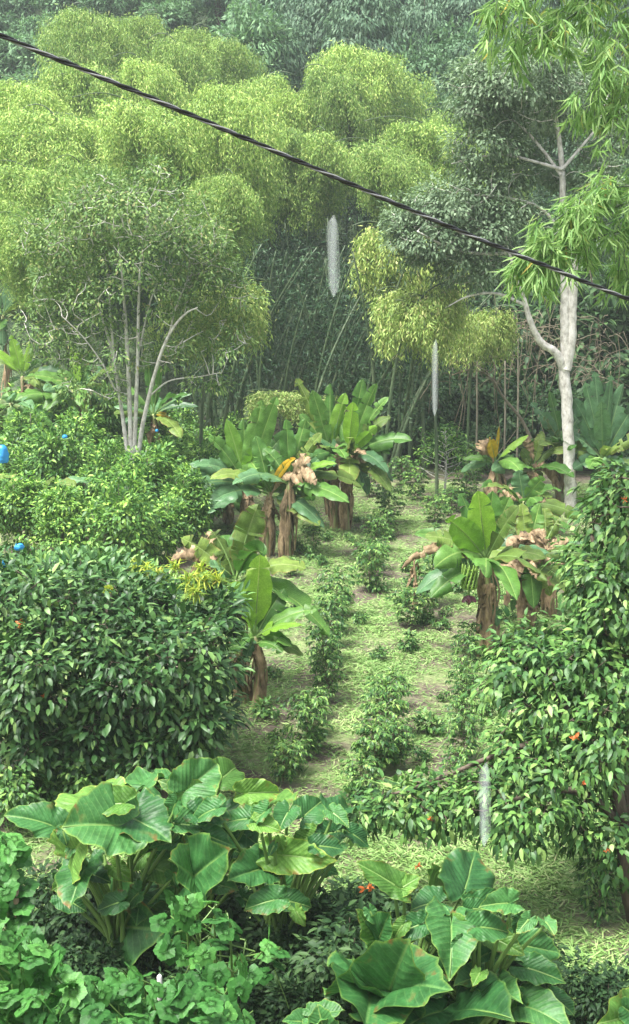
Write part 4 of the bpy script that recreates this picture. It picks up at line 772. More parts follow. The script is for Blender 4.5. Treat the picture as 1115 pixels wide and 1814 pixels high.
tree('leafy_shrub', b, limbs, blobs, M['dark_bark'], M['shrub_top_leaf'], (17, .15, .034, .1), 'lighter green shrub whose flat top spreads behind the two dark leafy shrubs', 'shrub', seed=35, twigr=.008)
weed = [bush_proto(90 + i, 1., .75, 70, 16, .13, .03, M['right_shrub_leaf'], M['twig'], .16, .5, stem=.012) for i in range(3)]
for (px, py, s, lab) in [(60, 1430, .8, 'loose pale weed bush under the dark shrub at the left edge'), (150, 1440, .75, 'loose weed bush between the two dark shrub trunks'), (215, 1450, .55, 'small weed bush in the shade right of the dark shrub trunk'), (10, 1460, .8, 'weed bush at the left edge above the squash vine')]:
    put(weed[px % 3], 'weed_bush', G(px, py), s, px, lab, 'weed')

# trees at the right front
b = P(1125, 1700, 13.2); b[2] = terrain(b[0], 13.2)
limbs = [(lim(b, [(1112, 1560, 13.2), (1105, 1470, 13.3), (1085, 1380, 13.4), (1050, 1320, 13.6), (1000, 1250, 13.8), (930, 1190, 14.2)]), .11, .03), (lim(b, [(1120, 1480, 13.3), (1100, 1350, 13.6), (1090, 1200, 14), (1070, 1050, 14.4), (1050, 950, 14.6)]), .09, .03),
         (PA([(1105, 1470, 13.3), (1060, 1420, 13.2), (1010, 1400, 13.1), (950, 1410, 13), (880, 1420, 12.9)]), .05, .015), (PA([(1050, 1320, 13.6), (980, 1310, 13.5), (900, 1330, 13.5), (800, 1370, 13.6), (720, 1400, 13.7), (640, 1420, 13.8)]), .045, .012),
         (PA([(1110, 1400, 13.5), (1120, 1250, 13.8), (1125, 1100, 14)]), .06, .02)]
blobs = [(c(1100, 915, 14.6), (.4, .8, .45), 44, .22), (c(1125, 880, 14.6), (.4, .7, .5), 40, .24), (c(1062, 1010, 14.5), (.4, .7, .4), 44, .22), (c(1105, 1065, 14.3), (.5, .8, .6), 66, .22), (c(1020, 1150, 14.2), (.52, .8, .36), 54, .22), (c(945, 1160, 14.3), (.38, .7, .26), 38, .2), (c(895, 1170, 14.4), (.2, .5, .24), 20, .18),
         (c(1080, 1190, 13.8), (.5, .7, .5), 62, .24), (c(990, 1240, 13.9), (.5, .7, .35), 40, .24), (c(1090, 1310, 13.4), (.4, .6, .45), 44, .24), (c(1000, 1350, 13.4), (.55, .6, .4), 48, .23), (c(920, 1330, 13.6), (.4, .5, .35), 34, .22), (c(950, 1450, 13), (.5, .5, .35), 32, .22), (c(880, 1420, 13.1), (.4, .4, .35), 28, .2), (c(800, 1420, 13.4), (.42, .4, .25), 26, .2), (c(720, 1420, 13.6), (.45, .4, .22), 30, .2), (c(640, 1440, 13.7), (.3, .4, .2), 18, .18), (c(1060, 1460, 13.2), (.35, .4, .4), 22, .22), (c(1100, 1500, 13.2), (.3, .4, .4), 14, .22), (c(900, 1210, 14.2), (.3, .4, .2), 20, .2)]
tree('drooping_tree', b, limbs, blobs, M['dark_bark'], M['right_shrub_leaf'], (22, .118, .026, .5), 'large drooping leafy tree with leaning dark trunk and orange flowers filling the right side', 'tree', seed=33, twigr=.009, T=T_LONG)

# orange flowers, yellow flower head, spiky plants on the shrub
def petals(name, p, s, n, mat, label, cat, group=None, ln=1., up=.3):
    rg = np.random.default_rng(int(abs(p[0] * 100)) + n); g = Geo(); leaves(g, T_OVAL, rg.normal(0, s * .2, (n, 3)), nrm(rdir(rg, n) + [0, -.3, up]), rdir(rg, n), s * ln, s * .22 * ln)
    o = g.obj(name, mat); o.location = p; tag(o, label, cat, group); return o
for (px, py, Y_, s, lab) in [(35, 1105, 16.2, .1, 'orange flower cluster on the dark shrub at the left edge'), (78, 1232, 15.9, .05, 'tiny orange flower low on the dark shrub'), (1018, 1308, 12.9, .09, 'largest orange flower hanging in the drooping tree'), (1033, 1388, 12.8, .06, 'orange flower on the drooping tree just below the largest one'), (1075, 1503, 12.7, .08, 'orange flower low beside the leaning trunk'), (650, 1575, 10.9, .09, 'orange and yellow withered flower beside the upper elephant ear leaf'), (762, 1450, 13, .05, 'small orange flower on the low drooping branch'), (1108, 885, 13.9, .06, 'small orange flower near the top of the drooping tree'), (740, 1535, 11.2, .05, 'small red orange flower behind the big round elephant ear leaf')]:
    petals('orange_flower', P(px, py, Y_), s * .7, 10, M['orange'], lab, 'flower', 'orange flowers')
g = Geo(); rg = np.random.default_rng(66); p0 = P(192, 1050, 17.0)
tube(g, np.array([[0, 0, -.35], [0, 0, -.2], [.01, 0, 0]]), [.05, .05, .04], 8); r = empty('moss_topped_stub', p0, 0, 'upright dead stub capped with a bright yellow tuft in the dark shrub', 'plant'); g.obj('stub', M['grey_bark'], r)
g = Geo(); n = 420; leaves(g, T_BLADE, rdir(rg, n, .3) * .035 + [0, 0, .03], rdir(rg, n, .4), rdir(rg, n), .05, .009); g.obj('tuft', M['yellow_spiky'], r)
for k, (px, py, Y_, s) in enumerate([(262, 1020, 18.2, .8), (285, 1030, 18, .9), (312, 1018, 18.2, 1.), (335, 1042, 17.4, 1.2), (365, 1040, 17.5, 1.1), (345, 1060, 17.1, 1.1), (385, 1040, 17.6, 1.), (240, 1015, 18.4, .7), (355, 1020, 18.1, .9)]):
    g = Geo(); n = 56; d = rdir(rg, n, .35); leaves(g, T_LONG, rg.normal(0, .03, (n, 3)), d, nrm(rdir(rg, n) * .3 + [0, 0, 1]), .16 * s * rg.uniform(.6, 1.2, n), .011)
    lab = ['spiky yellow green tuft at the back left of the row on the shrub top', 'spiky yellow tuft behind the fullest ones on the shrub top', 'upright spiky tuft at the middle of the shrub top row', 'fullest spiky yellow tuft on the front edge of the shrub top', 'wide spiky yellow tuft at the front right of the shrub top', 'lowest spiky yellow tuft hanging over the shrub front', 'rightmost spiky yellow tuft beside the broken banana leaf', 'smallest spiky tuft farthest left on the shrub top', 'spiky tuft standing behind the wide front right one'][k]
    o = g.obj('spiky_plant', M['yellow_spiky']); o.location = P(px, py - 12, Y_ - .15); tag(o, lab, 'spiky plant', 'spiky yellow plants on the shrub')

# ------------------------------------------------------------------ elephant ears
def ear_outline(th):
    cp = [(1, 0), (.88, .15), (.71, .34), (.45, .49), (.15, .55), (-.12, .53), (-.34, .44), (-.46, .28), (-.42, .13), (-.2, .03), (-.06, 0)]
    a = np.array([math.atan2(y, x) for x, y in cp[:-1]] + [math.pi]); rr = np.array([math.hypot(x, y) for x, y in cp]); return np.interp(np.abs(th), a, rr)
def ear_leaf(root, base, A, T, wr=1., nh=(0, -.5, .9), mat='ear_leaf', cup=.25, tip=.25, seed=0, wav=.05, pb=(0, 0, 0)):
    rg = np.random.default_rng(seed); A = np.asarray(A) - base; T = np.asarray(T) - base; L = np.linalg.norm(T - A); X = nrm(T - A); Yv = nrm(np.cross(nh, X)); Z = np.cross(X, Y_ := Yv)
    nr, na = 14, 96; th = np.linspace(-math.pi, math.pi, na + 1); ro = ear_outline(th); ph = rg.uniform(0, 6, 3)
    rim = 1 + .03 * np.sin(th * 9 + ph[0]) + .02 * np.sin(th * 21 + ph[1]) + rg.normal(0, .004, na + 1); rim[-1] = rim[0]
    rr = np.linspace(0, 1, nr)[:, None]; x = rr * ro * rim * np.cos(th); y = rr * ro * rim * np.sin(th) * wr
    ay = np.abs(y); z = cup * ay - tip * np.clip(x, 0, 1) ** 2 + .12 * np.clip(-x, 0, 1)
    z = z - .5 * cup * ay ** 2
    z = z + wav * rr ** 3 * (np.sin(th * 7 + ph[2]) + .6 * np.sin(th * 12 + ph[0])) + .006 * np.cos(2 * math.pi * (x * 8 - ay * 6.5 / max(wr, .5))) * np.clip(ay * 5, 0, 1) * (1 - .3 * rr)
    z = z - .02 * np.exp(-(ay / .03) ** 2) + .02 * np.sin(x * 9 + ph[1]) * np.sin(y * 11 + ph[2]) * rr + .45 * wav * np.sin(x * 5 + ph[0]) * ay
    V = A + (x[..., None] * X + y[..., None] * Yv + z[..., None] * Z) * L
    i, j = np.meshgrid(np.arange(nr - 1), np.arange(na), indexing='ij'); k = i * (na + 1) + j
    g = Geo(); g.add(V.reshape(-1, 3), np.stack([k, k + 1, k + na + 2, k + na + 1], -1).reshape(-1, 4), None, np.stack([x, y / max(wr, .5)], -1).reshape(-1, 2)); o = g.obj('leaf', M[mat], root)
    at = o.data.attributes.new('rim', 'FLOAT', 'POINT'); at.data.foreach_set('value', np.broadcast_to(rr, x.shape).astype(np.float32).ravel())
    # midrib under the blade and the petiole down to the crown of the plant
    g = Geo(); s = np.linspace(0, .95, 10); zz = -tip * s ** 2 - .03; tube(g, A + (s[:, None] * X + zz[:, None] * Z) * L, np.linspace(.014, .004, 10), 5)
    b0 = np.asarray(pb, float); m = (A + b0) / 2 + np.array([(A[0] - b0[0]) * -.25, (A[1] - b0[1]) * -.25, .15 * L]); tube(g, smooth_path([b0, m, A - Z * .02], 14), np.linspace(.032, .013, 14), 7)
    g.obj('petiole', M['petiole'], root)
UP = (0, -.45, 1); TC = (0, -1, .5); L1 = (-.5, -.6, .8); R1 = (.5, -.6, .8)
def ear_plant(px, Yb, lvs, label, seed, more=True):
    b = P(px, 1700, Yb); b[2] = float(terrain(b[0], Yb)); root = empty('elephant_ear_plant', b, 0, label, 'elephant ear', 'elephant ear plants'); rg = np.random.default_rng(seed)
    g = Geo(); tube(g, np.array([[0, 0, -.05], [0, 0, .12], [.02, 0, .3]]), [.1, .09, .04], 10, wob=.06, rng=rg); g.obj('corm', M['stem_green'], root)
    extra = []
    for k in range(20):                           # smaller leaves lower in the plant
        x = px + rg.uniform(-120, 120); y = rg.uniform(1420, 1620) if px < 650 else rg.uniform(1600, 1780); a = rg.uniform(0, 6.28); l_ = rg.uniform(40, 72)
        extra.append((x, y, rg.uniform(-.45, .35), x + l_ * math.cos(a), y + abs(l_ * math.sin(a)) * .5, rg.uniform(-.2, .1), .9, (rg.uniform(-.4, .4), -.7, .8), 'dl'[int(rg.random() < .25)]))
    if more: lvs = list(lvs) + extra
    for k, lf in enumerate(lvs):
        ax, ay, dy, tx, ty, dt, wr, nh, mt = lf[:9]; A = P(ax, ay, Yb + dy); T = P(tx, ty, Yb + dy + dt); wr *= .94; T = A + (T - A) * .84
        cup, tip = (lf[9], lf[10]) if len(lf) > 9 else (rg.uniform(.28, .7), rg.uniform(.12, .45))
        ear_leaf(root, b, A, T, wr, np.array(nh) + rg.normal(0, .12, 3), {'d': 'ear_leaf', 'l': 'ear_light'}[mt], cup, tip, seed * 50 + k, pb=rg.normal(0, .05, 3) * [1, 1, 0] + [0, 0, .15])
# (attach px, py, depth offset, tip px, py, tip depth offset, width ratio, normal hint, kind)
ear_plant(215, 11.6, [
 (205, 1462, -.3, 100, 1452, -.3, 1.35, (.1, -.75, .8), 'd'), (232, 1448, -.1, 310, 1475, -.35, 1.2, (.3, -.6, .8), 'd'), (92, 1462, .1, 2, 1425, -.1, .8, (-.1, -.6, .9), 'd'), (165, 1430, .5, 170, 1378, .5, 1.6, (0, -1, .5), 'l'),
 (128, 1512, -.3, 150, 1478, -.3, 1.2, (-.2, -.8, .5), 'l'), (150, 1540, -.3, 108, 1608, -.5, .9, (-.3, -.8, .7), 'd'), (150, 1545, -.1, 200, 1555, -.3, .7, UP, 'd'), (120, 1560, .0, 88, 1580, -.1, 1.1, (.2, -.8, .4), 'l')],
 'elephant ear plant with the widest folded leaf at far left', 1)
ear_plant(330, 11.8, [
 (335, 1395, -.1, 400, 1340, .2, 1.1, (.2, -.85, .6), 'd'), (395, 1378, .3, 432, 1345, .3, 1.2, (.2, -.8, .5), 'l'), (345, 1412, -.1, 280, 1378, -.1, .8, (-.1, -.8, .7), 'l'), (240, 1402, .3, 262, 1358, .6, 1.1, (-.2, -.9, .5), 'd'), (290, 1425, 0, 292, 1452, -.3, 1.6, (.1, -.8, .7), 'd'),
 (340, 1555, -.5, 410, 1492, -.5, .9, (-.3, -.8, .6), 'd', .3, .1), (345, 1553, -.5, 300, 1512, -.4, 1.0, (.4, -.7, .8), 'd', .2, .1), (400, 1458, .1, 468, 1490, -.2, 1.3, (.1, -.7, .9), 'd'), (255, 1515, .1, 220, 1545, -.1, 1.1, (.2, -.9, .4), 'l'), (262, 1512, .2, 290, 1495, .1, 1.1, (.3, -.9, .5), 'd'),
 (440, 1405, .2, 512, 1400, .1, .75, (0, -.8, .6), 'l'), (250, 1585, -.2, 240, 1630, -.4, 1.0, (0, -.9, .4), 'd'), (210, 1640, -.2, 275, 1650, -.5, 1.5, (.1, -1, .3), 'd'), (270, 1390, .4, 175, 1380, .5, .4, UP, 'd')],
 'elephant ear plant standing tallest, behind the middle of the left group', 2)
ear_plant(500, 11.6, [
 (540, 1445, .1, 582, 1406, .2, 1.1, (.1, -.85, .6), 'd'), (590, 1440, .4, 645, 1405, .5, .7, UP, 'd'), (500, 1515, -.2, 605, 1525, -.3, .62, (0, -.8, .6), 'l', .3, .15), (510, 1440, .0, 490, 1470, -.2, 1.2, UP, 'd'), (460, 1540, -.2, 400, 1555, -.4, .9, (0, -.7, .8), 'd'),
 (625, 1478, .1, 665, 1500, .0, 1., UP, 'd'), (560, 1490, .1, 600, 1495, .0, .9, UP, 'd'), (585, 1470, .4, 560, 1440, .5, .9, UP, 'd'), (300, 1600, .2, 250, 1650, 0, .9, TC, 'd'), (475, 1425, .5, 440, 1395, .6, 1, UP, 'l')],
 'elephant ear plant with long wavy pale leaf at the right of the left group', 3)
ear_plant(720, 10.6, [
 (700, 1568, -.1, 622, 1516, 0, .62, (-.1, -.7, .8), 'l', .35, .15), (715, 1572, -.1, 750, 1548, 0, .9, (.2, -.7, .8), 'l', .3, .1), (825, 1575, .3, 850, 1492, .5, 1.15, (.1, -1, .35), 'd', .12, .05), (850, 1600, .1, 932, 1590, 0, .62, (0, -.75, .9), 'd'), (775, 1600, 0, 725, 1600, -.1, 1.4, (0, -.6, 1), 'd'),
 (800, 1640, -.2, 805, 1722, -.5, 1.05, (-.1, -.85, .7), 'd'), (790, 1645, -.1, 838, 1632, -.2, .9, (.1, -.8, .7), 'l'), (665, 1660, -.2, 632, 1605, -.1, .9, (.3, -.8, .5), 'l', .5, .1), (672, 1662, -.25, 690, 1608, -.2, .8, (-.5, -.8, .4), 'd', .4, .1), (765, 1580, .3, 772, 1562, .4, 1.2, (-.8, -.5, .3), 'l'),
 (690, 1755, -.5, 715, 1668, -.5, .95, (-.3, -.9, .3), 'd'), (690, 1758, -.5, 760, 1700, -.6, .9, (.2, -.8, .9), 'd'), (640, 1745, -.4, 612, 1770, -.6, 1.0, (-.2, -1, .3), 'd'), (655, 1755, -.5, 660, 1814, -.8, 1.1, (.1, -1, .4), 'd')],
 'elephant ear plant with a tall round upright leaf right of centre', 4)
ear_plant(850, 10.5, [
 (880, 1665, 0, 935, 1690, -.2, .8, (0, -.8, .7), 'l'), (925, 1675, .2, 1015, 1688, .1, .75, (0, -.7, .9), 'd'), (935, 1715, 0, 1012, 1735, -.2, .8, (0, -.7, .9), 'd'), (860, 1700, .3, 900, 1650, .4, .9, (.2, -.7, .7), 'd'), (870, 1755, -.2, 920, 1745, -.3, 1., UP, 'd'), (820, 1790, -.4, 905, 1770, -.5, 1.1, UP, 'd'), (780, 1790, -.4, 700, 1805, -.6, 1.0, UP, 'd'), (920, 1780, -.2, 1010, 1790, -.4, .9, UP, 'd'), (905, 1655, .4, 925, 1665, .3, 1.2, (.6, -.6, .6), 'l'), (985, 1770, 0, 1030, 1800, -.1, .9, UP, 'd')],
 'elephant ear plant spreading low at the bottom right of the pair', 5)
ear_plant(545, 9.8, [(560, 1800, -.2, 620, 1780, 0, .9, UP, 'd'), (545, 1812, -.2, 500, 1800, -.1, .9, UP, 'd'), (575, 1830, -.3, 560, 1775, 0, 1.1, TC, 'd')], 'elephant ear plant with only its upper leaves in view at bottom centre', 6, False)
ear_plant(1110, 9.8, [(1110, 1800, -.2, 1075, 1814, -.3, 1.2, TC, 'l'), (1125, 1800, -.2, 1090, 1770, -.1, 1.0, (-.3, -.8, .5), 'd')], 'elephant ear plant with one leaf showing in the bottom right corner', 7, False)

# ------------------------------------------------------------------ squash vine, stakes, undergrowth
def squash_T():
    nr, na = 4, 70; th = np.linspace(-math.pi, math.pi, na + 1)[:-1]; ro = .5 * (.86 + .075 * np.cos(5 * th) + .03 * np.cos(15 * th) + .02 * np.cos(35 * th)) * (1 - .75 * np.exp(-((np.abs(th) - math.pi) / .22) ** 2))
    V = [[0.5, 0, 0]]; q = []
    for i in range(1, nr):
        f = i / (nr - 1); z = .015 * f * np.cos(th * 5 + np.pi) * f + .04 * f - .08 * f * f
        V += [[.5 + ro[j] * f * math.cos(th[j]), ro[j] * f * math.sin(th[j]) * 2, z[j]] for j in range(na)]
    t = [[0, 1 + j, 1 + (j + 1) % na] for j in range(na)]
    for i in range(nr - 2): q += [[1 + i * na + j, 1 + i * na + (j + 1) % na, 1 + (i + 1) * na + (j + 1) % na, 1 + (i + 1) * na + j] for j in range(na)]
    return np.array(V), q, t
TS = squash_T()
def vine(poly, base, label, seed, n, Yr, sz, mat='squash_leaf'):
    rg = np.random.default_rng(seed); poly = np.asarray(poly, float); lo, hi = poly.min(0), poly.max(0); pts = []
    while len(pts) < n:
        p = rg.uniform(lo, hi); ins = False; j = len(poly) - 1
        for i in range(len(poly)):
            if (poly[i, 1] > p[1]) != (poly[j, 1] > p[1]) and p[0] < (poly[j, 0] - poly[i, 0]) * (p[1] - poly[i, 1]) / (poly[j, 1] - poly[i, 1]) + poly[i, 0]: ins = not ins
            j = i
        if ins: pts.append(P(p[0], p[1], rg.uniform(*Yr) - (p[1] - lo[1]) * .0025))
    pts = np.array(pts) - base; root = empty('squash_vine', base, 0, label, 'vine', 'squash vines'); g = Geo()
    leaves(g, TS, pts, nrm(rdir(rg, n) * .9 + [0, -.5, -.35]), nrm(rdir(rg, n) * .38 + [0, -.5, .9]), sz * rg.uniform(.55, 1.15, n), sz * .44 * rg.uniform(.7, 1.1, n))
    g.obj('foliage', M[mat], root); g = Geo()
    for k in range(0, n, 2):
        a = pts[k]; b_ = a + [rg.normal(0, .08), rg.uniform(.02, .3), -rg.uniform(.12, .4)]; tube(g, smooth_path([a, (a + b_) / 2 + [.02, 0, -.05], b_], 5), .005, 4, cap=False)
    for k in range(26):
        a = pts[rg.integers(0, n)] + [0, .15, -.1]; b_ = pts[rg.integers(0, n)] + [0, .15, -.1]; tube(g, smooth_path([a, (a + b_) / 2 + [0, .1, -.12], b_], 9), .008, 5, cap=False)
    for k in range(10): a = pts[rg.integers(0, n)]; tube(g, smooth_path([[a[0] * .8, a[1] * .6 + .1, 0], [a[0], a[1] + .2, a[2] * .6], a], 9), .01, 5, cap=False)
    g.obj('stem', M['petiole'], root)
b = P(120, 1814, 9.0); b[2] = terrain(b[0], 9.)
vine([(-40, 1625), (20, 1640), (75, 1655), (110, 1705), (165, 1730), (190, 1770), (240, 1850), (-40, 1850)], b, 'lobed bright squash vine mounded at the bottom left corner', 41, 330, (8.7, 9.4), .225)
b = P(330, 1814, 9.0); b[2] = terrain(b[0], 9.)
vine([(175, 1725), (215, 1715), (300, 1725), (345, 1750), (400, 1745), (430, 1785), (445, 1855), (200, 1855)], b, 'lobed squash vine round the white stake at the bottom', 42, 170, (8.7, 9.3), .22)
b = P(20, 1814, 9.6); b[2] = terrain(b[0], 9.6)
vine([(-40, 1475), (5, 1462), (30, 1500), (38, 1560), (30, 1610), (-40, 1620)], b, 'squash vine climbing at the left edge above the wooden stake', 43, 60, (9.5, 9.9), .25)
b = P(420, 1814, 10.4); b[2] = terrain(b[0], 10.4)
vine([(300, 1580), (400, 1600), (440, 1660), (500, 1665), (500, 1720), (410, 1730), (300, 1700), (280, 1640)], b, 'sparse squash vine creeping in the shade below the tall elephant ears', 44, 46, (10.2, 10.9), .26)
for (px, y0, y1, Y_, r_, mt, lab) in [(28, 1568, 1800, 9.3, .022, 'wood', 'grey wooden stake standing in the squash vine at the left'), (283, 1728, 1810, 8.8, .02, 'white_wood', 'white painted stake in the squash vine at the bottom')]:
    g = Geo(); t = P(px, y0, Y_); b = t.copy(); b[2] = terrain(b[0], Y_) - .05; tube(g, np.array([[0, 0, 0], (t - b) * .5, t - b - [0, 0, .01], t - b]), [r_ * 1.1, r_, r_, r_ * .7], 9, wob=.05, rng=np.random.default_rng(1)); o = g.obj('garden_stake', M[mt]); o.location = b; tag(o, lab, 'stake')
ug = [bush_proto(110 + i, 1.2, .9, 150, 26, .12, .027, M['understory_shade_leaf'], M['dark_bark'], .2, .5, stem=.02) for i in range(3)]
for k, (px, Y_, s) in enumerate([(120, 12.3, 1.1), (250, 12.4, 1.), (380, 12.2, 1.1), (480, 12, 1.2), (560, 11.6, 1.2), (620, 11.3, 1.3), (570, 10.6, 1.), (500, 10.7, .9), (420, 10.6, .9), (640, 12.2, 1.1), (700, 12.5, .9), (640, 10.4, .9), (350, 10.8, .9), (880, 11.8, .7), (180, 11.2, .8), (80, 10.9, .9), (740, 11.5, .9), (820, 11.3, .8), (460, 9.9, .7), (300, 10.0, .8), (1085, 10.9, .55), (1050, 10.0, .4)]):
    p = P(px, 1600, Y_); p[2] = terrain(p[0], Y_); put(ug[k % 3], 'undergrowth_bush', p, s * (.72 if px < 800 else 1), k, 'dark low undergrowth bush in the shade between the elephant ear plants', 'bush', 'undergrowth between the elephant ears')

# ------------------------------------------------------------------ long leaved bamboo hanging in from the right
def hanging(label, base, branches, seed, name='long_leaved_bamboo'):
    rg = np.random.default_rng(seed); root = empty(name, base, 0, label, 'bamboo', 'long leaved bamboos at the right'); g = Geo(); gl = Geo(); gb = Geo()
    for bi, (pts, nt_, hang) in enumerate(branches):
        gb = Geo(); p = smooth_path(np.array(pts) - base, 26); tube(g if bi == 0 else gb, p, np.linspace(.035 if bi == 0 else .012, .006, 26), 6)
        for k in range(int(nt_ * .68)):
            i = int(rg.uniform(.12, .999) * 25); a = p[i]; d = nrm(rg.normal(0, 1, 3) * [1, 1, .5] + (p[min(i + 1, 25)] - p[i - 1]) * 3); L = rg.uniform(.15, hang)
            e = a + d * L * .7 + [0, 0, -L * .55]; cv = smooth_path([a, a + d * L * .5 + [0, 0, .03], e], 7); tube(gb, cv, .004, 3, cap=False)
            for q in range(2):
                c_ = cv[rg.integers(2, 7)]; m = 9; ax = nrm(rdir(rg, m) * .75 + d * .4 + [0, 0, -.8]); leaves(gl, T_LONG, c_ + rg.normal(0, .03, (m, 3)), ax, nrm(rdir(rg, m) + [0, -.5, .5]), .23 * rg.uniform(.5, 1.1, m), .011)
        gb.obj('branch', M['culm'], root)
    g.obj('culm', M['culm'], root); gl.obj('foliage', M['long_bamboo_leaf'], root)
b = P(1420, 907, 14.5); b[2] = terrain(b[0], 14.5)
hanging('long leaved bamboo arching across the white trunk from the right edge', b, [([b] + PA([(1420, 800, 14.5), (1380, 500, 14.3), (1280, 380, 14), (1180, 350, 13.8), (1080, 370, 13.6), (960, 430, 13.4)]), 60, .55),
   (PA([(1240, 360, 14), (1120, 330, 13.6), (1040, 350, 13.4), (985, 390, 13.2)]), 70, .5), (PA([(1200, 420, 13.9), (1100, 410, 13.6), (1010, 440, 13.4), (920, 460, 13.3)]), 64, .5), (PA([(1250, 430, 14), (1160, 470, 13.8), (1090, 480, 13.6)]), 40, .5), (PA([(1060, 380, 13.5), (990, 410, 13.4), (930, 480, 13.3)]), 40, .4)], 1)
b = P(1500, 907, 15.5); b[2] = terrain(b[0], 15.5)
hanging('long leaved bamboo drooping over the top right corner', b, [([b] + PA([(1500, 700, 15.5), (1450, 200, 15.3), (1300, 20, 15), (1150, -40, 14.6), (1000, -20, 14.2), (880, 30, 13.9)]), 80, .6),
   (PA([(1300, 0, 15), (1150, 20, 14.4), (1080, 90, 14), (1040, 200, 13.8)]), 80, .55), (PA([(1200, -30, 14.6), (1060, -60, 14.2), (940, -30, 14), (860, 40, 13.8)]), 70, .55), (PA([(1250, 60, 14.6), (1150, 120, 14.2), (1090, 220, 13.9)]), 50, .5), (PA([(1100, -40, 14.4), (1010, 30, 14), (930, 80, 13.8)]), 54, .5), (PA([(1250, 160, 14.6), (1180, 240, 14.3), (1120, 320, 14)]), 26, .5)], 2)

# ------------------------------------------------------------------ blue bags, cable, water
def bag(p, w_, h_, label, seed):
    rg = np.random.default_rng(seed); n, m = 14, 16; t = np.linspace(0, 1, n)[:, None]; a = np.arange(m) / m * 6.283; prof = np.interp(t, [0, .12, .5, .9, 1], [.25, .7, 1, .95, .8]) * (1 + .12 * np.sin(a * 5 + t * 3)) * (1 + rg.normal(0, .04, (n, m)))
    V = np.stack([np.cos(a) * prof * w_ / 2, np.sin(a) * prof * w_ / 2, np.broadcast_to(-t * h_, prof.shape)], -1); I, J = np.meshgrid(np.arange(n - 1), np.arange(m), indexing='ij'); J2 = (J + 1) % m
    g = Geo(); g.add(V.reshape(-1, 3), np.stack([I * m + J, I * m + J2, (I + 1) * m + J2, (I + 1) * m + J], -1).reshape(-1, 4)); o = g.obj('blue_bag', M['blue_plastic']); o.location = p; tag(o, label, 'plastic bag', 'blue plastic bags in the left thicket')
for (px, py, Y_, w_, h_, lab) in [(3, 788, 28.5, .28, .38, 'largest blue plastic bag hanging at the left edge over the withered stem'), (8, 990, 18.7, .07, .12, 'small bright blue bag low at the left edge in the shrub'), (34, 962, 19.4, .14, .1, 'crumpled pale blue bag on top of the dark shrub at left'), (115, 770, 31, .12, .08, 'tiny blue bag scrap deep in the coffee thicket'), (278, 760, 32, .07, .06, 'tiny blue scrap beside the pale stems')]:
    bag(P(px, py, Y_), w_, h_, lab, int(px + 3))
cp = [(-900, -330, 5.2), (-400, -110, 5.6), (0, 62, 6.), (200, 145, 6.15), (400, 230, 6.3), (560, 299, 6.45), (700, 360, 6.6), (850, 424, 6.8), (1000, 484, 7.), (1115, 530, 7.15), (1600, 715, 7.8), (2300, 960, 8.8)]
path = smooth_path(PA(cp), 900); root = empty('power_cable', path[0], 0, 'black twisted overhead cable crossing the whole view from upper left to right', 'cable')
ln = np.concatenate([[0], np.cumsum(np.linalg.norm(np.diff(path, axis=0), axis=1))]); tn = nrm(np.gradient(path, axis=0)); s1 = nrm(np.cross(tn, [0, 0, 1])); s2 = np.cross(s1, tn)
M['cable_bare'] = plain('bare_wire', (.3, .3, .31), .35, 0, .7)
for k in range(3):
    a = ln * 2 * math.pi / .28 + k * 2.094; g = Geo(); tube(g, path - path[0] + (np.cos(a)[:, None] * s1 + np.sin(a)[:, None] * s2) * .0065, .0062 if k < 2 else .004, 7); g.obj('strand', M['cable'] if k < 2 else M['cable_bare'], root)

# motion streaks of near raindrops, built as see-through tapered tubes
m, n_, nodes, links = newmat('rain_streak'); pb = nodes.new('ShaderNodeBsdfPrincipled'); pb.inputs['Base Color'].default_value = (.9, .96, .97, 1); pb.inputs['Roughness'].default_value = .6; pb.inputs['Specular IOR Level'].default_value = .1; pb.inputs['Alpha'].default_value = .045
out = nodes.new('ShaderNodeOutputMaterial'); links.new(pb.outputs[0], out.inputs[0]); M['water'] = m
for (px, y0, y1, Y_, wpx, lab) in [(591, 380, 526, 2.0, 22, 'brightest blurred raindrop streak, built as a tube in front of the dark hollow'), (772, 600, 738, 2.3, 12, 'thinnest blurred raindrop streak, built as a tube beside the bent yellow bamboo'), (861, 1350, 1500, 1.9, 23, 'faint blurred raindrop streak, built as a tube in front of the drooping tree')]:
    a = P(px, y0, Y_); e = P(px - 1, y1, Y_); r_ = wpx / 2 * Y_ / F; H = a[2] - e[2]; rg = np.random.default_rng(int(px)); g = Geo()
    t = np.linspace(0, 1, 30)
    for f, h0, h1 in ((1, .04, .97), (.7, .01, .99), (.4, 0, 1)):      # nested shells that soften the streak's edges
        zz = -H * (h0 + (h1 - h0) * t); tube(g, np.stack([r_ * .12 * np.sin(t * 5 + f * 4), r_ * .1 * np.cos(t * 4 + f), zz], -1), r_ * f * np.interp(t, [0, .06, .2, .8, .94, 1], [.25, .8, 1, .95, .75, .2]), 14)
    o = g.obj('rain_streak', M['water']); o.location = a; tag(o, lab, 'falling water')

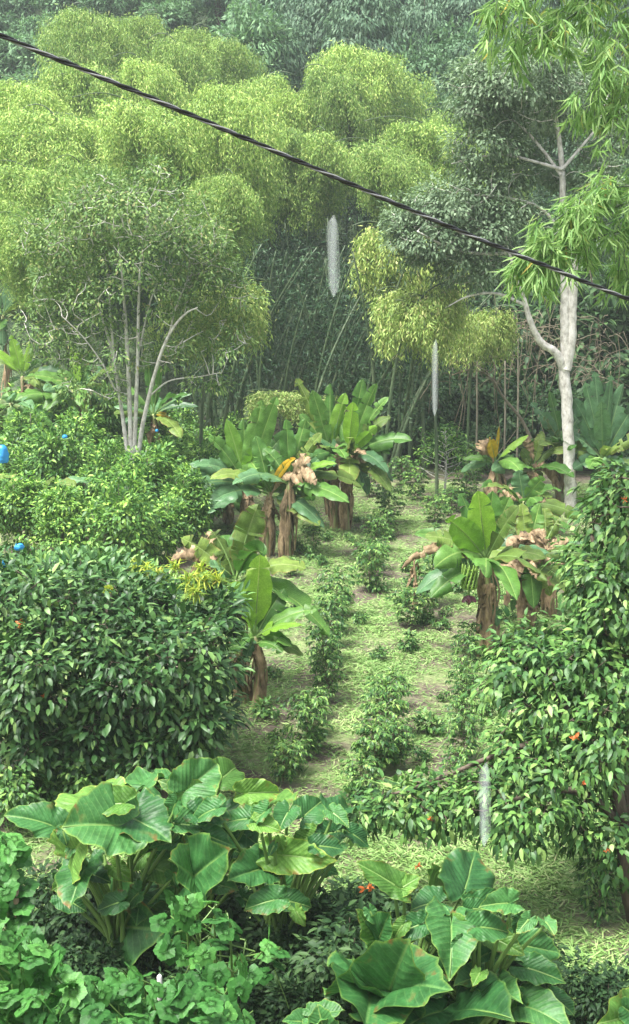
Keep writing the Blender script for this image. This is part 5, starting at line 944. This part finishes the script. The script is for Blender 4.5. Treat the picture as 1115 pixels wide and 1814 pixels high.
# ------------------------------------------------------------------ mown grass
rg = np.random.default_rng(500)
def dens(x, y): return .5 + .5 * (np.sin(x * 1.3 + 2 * np.sin(y * .7)) * np.sin(y * .9 + 1.5 * np.sin(x * .8)) * .6 + .4 * np.sin(x * 3.1 + y * 2.3) * np.sin(y * 3.7 - x))
n = 520000; y = 10.5 + 29.5 * rg.random(n) ** 1.25; x = rg.uniform(-.235, .25, n) * y * 1.03
k = rg.random(n) < np.clip(dens(x, y) * 2.2 - .35, .1, 1); x, y = x[k], y[k]
k = ~((x < -.075 * y) & (y > 19)); x, y = x[k], y[k]; near = np.zeros(len(x))
for (px_, py_, h_, w_, l_) in YC: q = G(px_, py_); near = np.maximum(near, np.exp(-((x - q[0]) ** 2 + (y - q[1]) ** 2) / .22))
k = rg.random(len(x)) > near * .85; x, y = x[k], y[k]; n = len(x)
pos = np.stack([x, y, terrain(x, y) + rg.uniform(.0, .03, n)], -1); a = rg.uniform(0, 6.283, n); g = Geo()
leaves(g, T_BLADE, pos, nrm(np.stack([np.cos(a), np.sin(a), rg.normal(.12, .25, n)], -1)), nrm(rg.normal(0, .35, (n, 3)) + [0, 0, 1]), rg.uniform(.06, .2, n), rg.uniform(.005, .011, n))
o = g.obj('grass', M['grass']); tag(o, 'pale green mown grass clippings spread over the ground between the shrub lanes', 'grass', kind='stuff')
wd_ = [bush_proto(120 + i, .25, .25, 26, 9, .07, .02, M['right_shrub_leaf'], M['twig'], .06, .2, stem=.004) for i in range(2)]
for k in range(70):
    Y_ = 14 + 22 * rg.random(); X = rg.uniform(-.06, .17) * Y_; s = rg.uniform(.5, 1.3)
    put(wd_[k % 2], 'weed', (X, Y_, float(terrain(X, Y_))), s, k, 'tiny green weed sprouting through the mown grass', 'weed', 'small weeds in the mown grass')

# ------------------------------------------------------------------ haze
me = bpy.data.meshes.new('haze'); x0, x1, y0, y1, z0, z1 = -125, 125, -65, 205, -1.5, 62
me.from_pydata([(x, y, z) for x in (x0, x1) for y in (y0, y1) for z in (z0, z1)], [], [(0, 1, 3, 2), (4, 6, 7, 5), (0, 4, 5, 1), (2, 3, 7, 6), (0, 2, 6, 4), (1, 5, 7, 3)])
hz = link('haze', me); tag(hz, 'thin rain mist filling the air over the garden and hillside', 'haze', kind='stuff')
m, n_, nodes, links = newmat('rain_mist'); v = nodes.new('ShaderNodeVolumePrincipled'); v.inputs['Density'].default_value = .0007; v.inputs['Color'].default_value = (.86, .95, .98, 1); v.inputs['Anisotropy'].default_value = .2
out = nodes.new('ShaderNodeOutputMaterial'); links.new(v.outputs[0], out.inputs['Volume']); me.materials.append(m)
